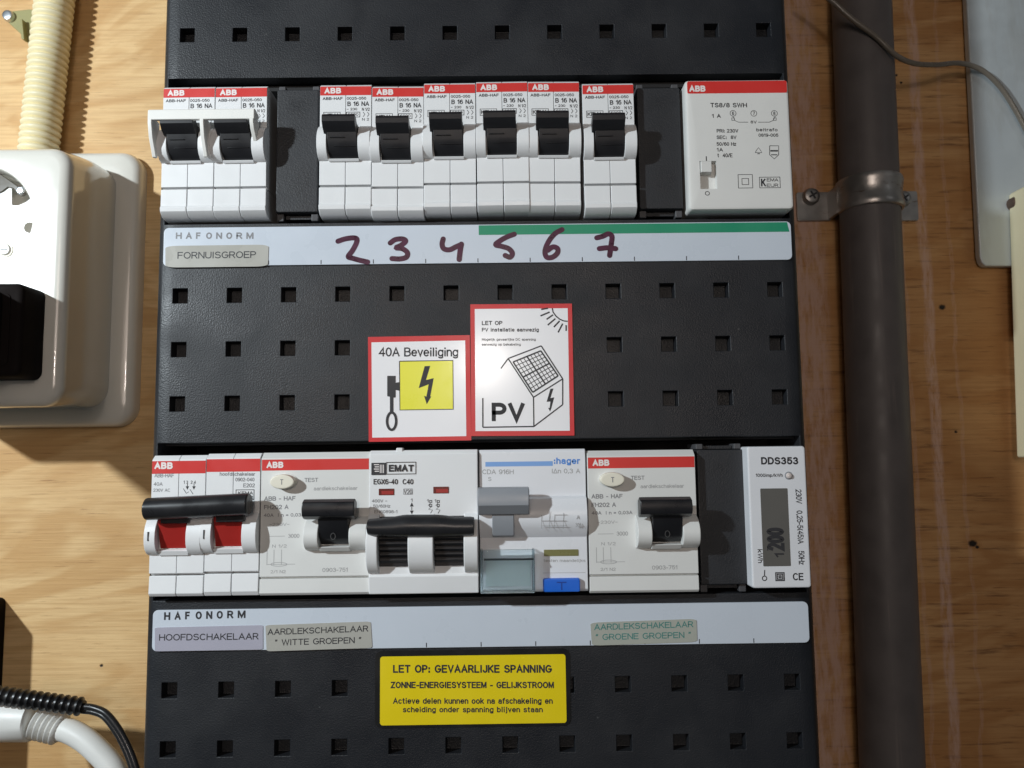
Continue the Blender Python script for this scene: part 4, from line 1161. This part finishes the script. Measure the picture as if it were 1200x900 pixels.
so = at(553, 807, .2); O = (so[0], .05, so[1])
yw = thing('warning_sticker', 'yellow sticker with black rim reading LET OP: GEVAARLIJKE SPANNING', 'sticker', O)
a = at(*cd(43, 364), .2); c = at(*cd(550, 155), .2)
MB(O).prism(rrect(a[0], c[0], a[1], c[1], 2.2, 5), .02, .2).build('border', mat('black_vinyl', (.012, .012, .012), .3), yw)
a = at(*cd(56, 356), .24); c = at(*cd(539, 170), .24)
flatprint(MB(O).sheet(rrect(a[0], c[0], a[1], c[1], .9, 4), .24), 'yellow_field', YELLOW, yw)
k = MB(O)
for s, bx_, bo in (('LET OP: GEVAARLIJKE SPANNING', (90, 198, 504, 219), .028), ('ZONNE-ENERGIESYSTEEM - GELIJKSTROOM', (84, 242, 509, 259), .028),
                   ('Actieve delen kunnen ook na afschakeling en', (90, 284, 506, 303), .02), ('scheiding onder spanning blijven staan', (116, 307, 480, 325), .02)):
    cl(k, cd, s, *bx_, .28, bold=bo)
flatprint(k, 'lettering', INK, yw)

# ================================================================== LEFT: OUTLET, CONDUIT, CABLES
def ring_loft(mb, rings, cap=True):
    """rings: list of (outline, h)"""
    n = len(rings[0][0]); vs = []; fs = []
    for out, h in rings: vs += [(x, h, z) for x, z in out]
    for r in range(len(rings) - 1):
        fs += [(r * n + i, r * n + (i + 1) % n, (r + 1) * n + (i + 1) % n, (r + 1) * n + i) for i in range(n)]
    if cap: fs.append(tuple(range((len(rings) - 1) * n, len(rings) * n)))
    mb.wn = True
    mb.add(vs, fs); return mb
px1, pzt = at(166, 180, -84)
_, pzb = at(120, 500, -84)
pzt = at(120, 178, -84)[1]
oo = (-205, WALL, (pzt + pzb) / 2)
ou = thing('wall_outlet', 'white double wall outlet box on a raised base plate left of the fuse box', 'outlet', oo)
pxl = px1 - 96
pl = MB(oo)
ring_loft(pl, [(rrect(pxl, px1, pzb, pzt, 9, 8), WALL + .05), (rrect(pxl, px1, pzb, pzt, 9, 8), WALL + 4), (rrect(pxl + .9, px1 - .9, pzb + .9, pzt - .9, 8.4, 8), WALL + 6.6),
               (rrect(pxl + 3.2, px1 - 3.2, pzb + 3.2, pzt - 3.2, 7, 8), WALL + 8.0), (rrect(pxl + 8, px1 - 8, pzb + 8, pzt - 8, 5, 8), WALL + 8.4)])
pl.build('base_plate', OUTW, ou, smooth=60)
HF = -38.0
bx1 = at(133, 300, WALL + 8.4)[0]; bzt = at(110, 197, WALL + 8.4)[1]; bzb = at(90, 478, WALL + 8.4)[1]
fx1 = at(77, 300, HF)[0]; fzt = at(40, 171, HF)[1]; fzb = at(30, 477, HF)[1]
bxl = bx1 - 76; fxl = fx1 - 70
bxm = MB(oo)
sxc, szc = at(-26, 256, HF)
front = rrect(fxl + 4, fx1 - 4, fzb + 4, fzt - 4, 5, 8)
# denser outline so that the round well follows it smoothly
def dense(out, m=3):
    r = []
    for i in range(len(out)):
        p, q = out[i], out[(i + 1) % len(out)]
        d = math.hypot(q[0] - p[0], q[1] - p[1])
        k = 14 if d > 20 else 1
        r += [(p[0] + (q[0] - p[0]) * j / k, p[1] + (q[1] - p[1]) * j / k) for j in range(k)]
    return r
def well(r): return [(sxc + r * math.cos(a), szc + r * math.sin(a)) for a in (math.atan2(z_ - szc, x_ - sxc) for x_, z_ in dense(front))]
ring_loft(bxm, [(dense(rrect(bxl, bx1, bzb, bzt, 9, 8)), WALL + 8.2), (dense(rrect(bxl + .3, bx1 - .3, bzb + .3, bzt - .3, 9, 8)), WALL + 20), (dense(rrect(fxl, fx1, fzb, fzt, 8, 8)), HF - 4),
                (dense(rrect(fxl + .5, fx1 - .5, fzb + .5, fzt - .5, 7.6, 8)), HF - 2), (dense(rrect(fxl + 1.9, fx1 - 1.9, fzb + 1.9, fzt - 1.9, 6.6, 8)), HF - .5), (dense(front), HF), (well(21.6), HF), (well(21.0), HF - .6)], cap=False)
bxm.build('cover_box', OUTW, ou, smooth=60)
HW_ = HF - 13.0
so_ = MB(oo)
ring_loft(so_, [(well(21.0), HF - .6), (well(20.4), HF - 2), (well(19.6), HW_ + .6), (well(19.0), HW_)])
so_.build('socket_well', OUTW, ou, smooth=60)
# details of the socket face that the photo shows
k1 = crop(0, 150, 4.5)
for lab, r_, cxy in (('pin_hole', 2.3, (155, 525)),):
    X, Z = at(*k1(*cxy), HW_ + .2)
    MB(oo).disc(X, Z, HW_ + .05, HW_ + .25, r_).build(lab, mat('beige_insert_plastic', (.17, .15, .11), .6), ou)
X, Z = at(*k1(22, 640), HW_ + 1)
MB(oo).disc(X, Z, HW_ + .05, HW_ + .5, 3.0).build('screw_seat', BUTTON, ou)
sc = MB(oo).disc(X, Z, HW_ + .4, HW_ + 1.3, 2.3, dome=.5).build('screw', SCREW, ou)
MB(oo).box(X - 1.7, X + 1.7, HW_ + 1.2, HW_ + 1.34, Z - .3, Z + .3).build('slot', INK, sc)
HE_ = HF - 5.0
e1 = [at(*k1(*p), HE_) for p in [(-60, 228), (-30, 234), (0, 242), (30, 262), (70, 290), (108, 318), (134, 345)]]
e2 = [at(*k1(*p), HE_) for p in [(112, 360), (92, 350), (70, 318), (40, 312), (10, 335), (-30, 352), (-60, 352)]]
MB(oo).prism(e1 + e2, HE_ - 1.2, HE_).build('earth_spring', mat('dull_brass', (.105, .092, .07), .55), ou, bevel=.3)
X, Z = at(*k1(110, 330), HE_)
MB(oo).disc(X, Z, HE_ - .1, HE_ + .9, 1.5, dome=.5).build('rivet', BSCREW, ou)

ADPT = mat('brown_black_plastic', (.010, .0075, .007), .75, spec=.12)
# black plug-in adapter in the lower socket
ax1 = at(52, 380, HF)[0]; azt = at(20, 331, HF + 14)[1]; azb = at(20, 446, HF)[1]
ao = (ax1 - 22, HF, (azt + azb) / 2)
ad = thing('plug_adapter', 'black block adapter plugged into the lower socket of the wall outlet', 'adapter', ao)
ring_loft(MB(ao), [(rrect(ax1 - 44, ax1, azb, azt, 3, 5), HF + .2), (rrect(ax1 - 44, ax1, azb, azt, 3, 5), HF + 12), (rrect(ax1 - 43.4, ax1 - .6, azb + .6, azt - .6, 2.6, 5), HF + 13.4),
                   (rrect(ax1 - 42, ax1 - 2.2, azb + 2.2, azt - 2.2, 2, 5), HF + 14)]).build('casing', ADPT, ad, smooth=50)
MB(ao).prism(rrect(ax1 - 40, ax1 - 4, azb + 4, azt - 4, 2, 4), HF + 14.0, HF + 14.4, inset=.2).build('back_panel', ADPT, ad)

bxx = at(2, 390, HF + 14)[0]
MB(ao).prism(rrect(bxx - 40, bxx, azb + 1, azt - 3, 3, 4), HF + 14.0, HF + 52, inset=1.2).build('shade_block', ADPT, ad)  # unseen deeper block, added to shade the lower part of the outlet

# corrugated conduit
ca = at(60, 0, WALL + 12); cb = at(42, 168, WALL + 12)
dx = (cb[0] - ca[0]) / (cb[1] - ca[1])
path = []; rad = []
ztop = 230; zbot = pzt - 6
pitch = 2.95; nseg = int((ztop - zbot) / pitch)
for i in range(nseg * 4 + 1):
    z_ = ztop - (ztop - zbot) * i / (nseg * 4)
    path.append((ca[0] + (z_ - ca[1]) * dx, WALL + 9.6, z_))
    rad.append((7.7, 8.2, 8.0, 6.2)[i % 4])
cdm = MB().tube(path, rad, seg=28, cap=False)
cdm.build('conduit', CREAM, label='cream corrugated conduit running down into the wall outlet', cat='conduit', smooth=70, origin=(ca[0], WALL + 9.6, zbot))
ko = crop(0, 0, 8.182)
X, Z = at(*ko(95, 165), WALL + 4)
so2 = (X, WALL, Z)
sd = thing('conduit_saddle', 'olive plastic saddle clip with steel screw at the upper left edge of the conduit', 'clip', so2)
tri = [at(*ko(*p), WALL + 4) for p in ((60, 120), (110, 105), (285, 85), (330, 90), (330, 410), (250, 400), (215, 340), (90, 225), (55, 190))]
MB(so2).prism(tri, WALL + .1, WALL + 4).build('foot', SADDLE, sd, bevel=.5)
rib = [at(*ko(*p), WALL + 6) for p in ((200, 190), (225, 190), (245, 390), (215, 380))]
MB(so2).prism(rib, WALL + 3.9, WALL + 7).build('gusset', SADDLE, sd, bevel=.3)
MB(so2).disc(X, Z, WALL + 4, WALL + 6.6, 2.6, dome=1.4).build('screw', BSCREW, sd)

# cables at the lower left
k9 = crop(0, 680, 4.0917)
def P3(cf, x, y, h): X, Z = at(*cf(x, y), h); return (X, h, Z)
wc = [P3(k9, 270, 710, -48), P3(k9, 330, 722, -47), P3(k9, 400, 760, -46), P3(k9, 470, 820, -45), P3(k9, 540, 900, -44), P3(k9, 580, 990, -43)]
o = wc[0]
wcb = thing('white_cable', 'thick white cable with ribbed plug leaving the lower left corner', 'cable', o)
MB(o).tube(spline(wc, 8), 4.3, seg=18).build('cord', CABLEW, wcb, smooth=60)
pl0 = P3(k9, -120, 658, -48); pl1 = P3(k9, 165, 668, -48)
MB(o).tube([pl0, (pl0[0] + 1, pl0[1], pl0[2]), tuple((Vector(pl0) + Vector(pl1)) / 2), (pl1[0] - .6, pl1[1], pl1[2]), pl1], [7.8, 8.5, 8.2, 7.8, 7.2], seg=24).build('plug_body', CABLEW, wcb, smooth=40)
p0 = Vector(P3(k9, 180, 672, -48)); p1 = Vector(P3(k9, 300, 716, -48))
pt = []; rd = []
for i in range(21):
    pt.append(tuple(p0 + (p1 - p0) * i / 20)); rd.append((5.8, 6.9, 6.9, 5.9)[i % 4] - .05 * i)
MB(o).tube(pt, rd, seg=20).build('strain_relief', CABLEW, wcb, smooth=60)

bc = [P3(k9, 395, 605, -42), P3(k9, 450, 612, -42), P3(k9, 510, 640, -41), P3(k9, 570, 715, -40), P3(k9, 620, 810, -39), P3(k9, 655, 910, -38), P3(k9, 668, 1000, -38)]
o = bc[0]
bcb = thing('black_cable', 'thin black twin cable with ribbed strain relief crossing above the white plug', 'cable', o)
cp = spline(bc, 8)
MB(o).tube(cp, 1.25, seg=12).build('cord', CABLEB, bcb, smooth=60)
off = []
for i, p in enumerate(cp):
    t_ = (Vector(cp[min(i + 1, len(cp) - 1)]) - Vector(cp[max(i - 1, 0)])).normalized()
    nrm = Vector((-t_.z, 0, t_.x)); off.append(tuple(Vector(p) - nrm * 1.7 + Vector((0, -.6, 0))))
MB(o).tube(off, 1.15, seg=12).build('cord', CABLEB, bcb, smooth=60)
s0 = Vector(P3(k9, -60, 545, -42)); s1_ = Vector(P3(k9, 400, 607, -42))
pt = []; rd = []
nn = 14
for i in range(nn * 4 + 1):
    pt.append(tuple(s0 + (s1_ - s0) * i / (nn * 4))); rd.append((2.3, 3.4, 3.4, 2.4)[i % 4])
MB(o).tube(pt, rd, seg=16).build('strain_relief', CABLEB, bcb, smooth=50)

# power brick whose right edge just enters the frame
bxr = at(4, 770, WALL)[0]; bz1 = at(0, 700, WALL)[1]; bz0 = at(0, 960, WALL)[1]
po = (bxr - 25, WALL, (bz0 + bz1) / 2)
pb = thing('power_brick', 'black power brick at the left edge beside the black cable end', 'adapter', po)
MB(po).prism(rrect(bxr - 50, bxr, bz0, bz1, 2.5, 4), WALL + .1, WALL + 26, inset=1.5).build('casing', ADPT, pb)

# ================================================================== RIGHT: PIPE, CLAMP, PLATE, WIRE, BOX
pr = 12.5
PT = at(1009, 0, WALL + 12.7); PBt = at(1045, 899, WALL + 12.7)
pdx = (PT[0] - PBt[0]) / (PT[1] - PBt[1])
def pipe_x(z_): return PT[0] + (z_ - PT[1]) * pdx
MB().tube([(pipe_x(z_), WALL + pr + .4, z_) for z_ in (300, 150, 0, -150, -320)], pr, seg=48, cap=False) \
    .build('pipe', PVC, label='dark grey plastic drain pipe running down the wall right of the fuse box', cat='pipe', smooth=70, origin=(pipe_x(-320), WALL, -320))
kc = crop(900, 0, 2.7273)
cz = at(1010, 224, WALL + 20)[1]
px_ = pipe_x(cz)
co = (px_, WALL, cz)
cl_ = thing('pipe_clamp', 'zinc saddle clamp with two screws holding the grey pipe', 'clamp', co)
hw = 7.2; n = 24; R_ = pr + .25; T_ = 1.1; ac = WALL + pr + .4
vs = []; fs = []
prof = [(-hw, 0), (-hw + .4, T_ * .9), (-hw + 1.6, T_ * 1.25), (-hw + 3, T_), (-1.6, T_ * .7), (0, T_ * .55), (1.6, T_ * .7), (hw - 3, T_), (hw - 1.6, T_ * 1.25), (hw - .4, T_ * .9), (hw, 0)]
for i in range(n + 1):
    a = math.radians(-8 + 196 * i / n)
    for dz, t_ in prof:
        r_ = R_ + t_
        vs.append((px_ + r_ * math.cos(a), ac + r_ * math.sin(a), cz + dz))
m_ = len(prof)
for i in range(n):
    fs += [(i * m_ + j, i * m_ + j + 1, (i + 1) * m_ + j + 1, (i + 1) * m_ + j) for j in range(m_ - 1)]
    fs.append((i * m_ + m_ - 1, i * m_, (i + 1) * m_, (i + 1) * m_ + m_ - 1))
fs += [tuple(range(m_)), tuple(range(n * m_, (n + 1) * m_))]
MB(co).add(vs, fs).build('strap', ZINC, cl_, smooth=50)
for sgn, wd_ in ((-1, 15), (1, 15)):
    xa = px_ + sgn * (R_ - .6); xb = px_ + sgn * (R_ + wd_)
    f_ = MB(co).prism(rrect(min(xa, xb), max(xa, xb), cz - hw - (.4 if sgn > 0 else 0), cz + hw - 1, 1.0, 3), WALL + .1, WALL + 1.6)
    f_.box(min(xa, px_ + sgn * (R_ + 1)), max(xa, px_ + sgn * (R_ + 1)), WALL + 1.5, ac - 1, cz - hw + .5, cz + hw - 1.5)
    f_.build('ear', ZINC, cl_, bevel=.2)
    X, Z = at(952, 229, WALL + 4) if sgn < 0 else at(1059, 232, WALL + 4)
    scr = MB(co).disc(X, Z, WALL + 1.6, WALL + 5.0, 3.9, dome=2.2).build('screw', SCREW, cl_)
    for a_ in (0.5, 0.5 + math.pi / 2):
        c_, s_ = math.cos(a_), math.sin(a_)
        MB(co).prism([(X + c_ * 2.0 - s_ * .42, Z + s_ * 2.0 + c_ * .42), (X - c_ * 2.0 - s_ * .42, Z - s_ * 2.0 + c_ * .42),
                      (X - c_ * 2.0 + s_ * .42, Z - s_ * 2.0 - c_ * .42), (X + c_ * 2.0 + s_ * .42, Z + s_ * 2.0 - c_ * .42)], WALL + 4.9, WALL + 5.06 + .02 * a_).build('slot', INK, scr)

# metal plate
mh = WALL + 5
q0 = at(1133, 0, mh); q1 = at(1149, 310, mh)
mo_ = (q1[0] + 40, WALL, q1[1])
mp = thing('metal_plate', 'pale galvanised metal plate with rounded corner at the upper right edge', 'metal plate', mo_)
sl = (q0[0] - q1[0]) / (q0[1] - q1[1])
out = [(q1[0] + 2.6, q1[1] - .6), (q1[0] + 90, q1[1] - 2.2), (q1[0] + 90, 260), (q1[0] + sl * (260 - q1[1]), 260), (q1[0] + .0, q1[1] + 4), (q1[0] + .5, q1[1] + 1.4), (q1[0] + 1.3, q1[1] + .1)]
MB(mo_).prism(out, WALL + 1.2, mh, inset=.0).build('sheet', GALV, mp, bevel=.8, seg=3)
MB(mo_).box(q1[0] + 20, q1[0] + 80, WALL + .05, WALL + 1.15, q1[1] + 10, 200).build('spacer', ZINC, mp)
X, Z = at(1188, 240, mh)
MB(mo_).disc(X, Z, mh, mh + 5, 3.4, dome=1.2).build('bolt', mat('rusty_bolt', (.12, .08, .06), .6, metal=.4, vary=.4), mp)

# wire across the pipe
kw = crop(900, 0, 2.7273)
wp = [P3(kw, *q) for q in ((120, -60, -63), (200, 0, -63), (270, 62, -63), (345, 118, -63.2), (410, 178, -64), (470, 203, -67), (540, 207, -72), (610, 202, -78), (680, 222, -81), (740, 275, -82), (790, 350, -82.5), (850, 460, -82.5), (920, 560, -82))]
MB().tube(spline(wp, 8), 1.12, seg=12).build('wire', WIRE, label='thin grey wire sagging across the pipe and metal plate at the upper right', cat='wire', smooth=60, origin=wp[0])

# cream box at the right edge
H_ = -58
b0 = at(1189.5, 222, -80); b1 = at(1199, 520, -80)
co_ = (b0[0] + 30, WALL, b1[1])
cb_ = thing('junction_box', 'cream plastic box edge at the right side overlapping the metal plate', 'junction box', co_)
tilt = (b0[0] - b1[0]) / (b0[1] - b1[1])
zt_, zb_ = b0[1], b1[1] - 6
out = [(b1[0] + tilt * (zb_ - b1[1]), zb_), (b1[0] + 60, zb_), (b0[0] + 60, zt_), (b0[0] + 1.2, zt_), (b0[0], zt_ - 1.4)]
MB(co_).prism(out, WALL + 5.2, H_).build('casing', CREAM, cb_, bevel=1.0, seg=3)
MB(co_).prism([(b0[0] + 8, zt_ - 8), (b0[0] + 8, zb_ + 8), (b0[0] + 55, zb_ + 8), (b0[0] + 55, zt_ - 8)], H_ + .0, H_ + 1.5).build('lid', CREAM, cb_, bevel=.5)
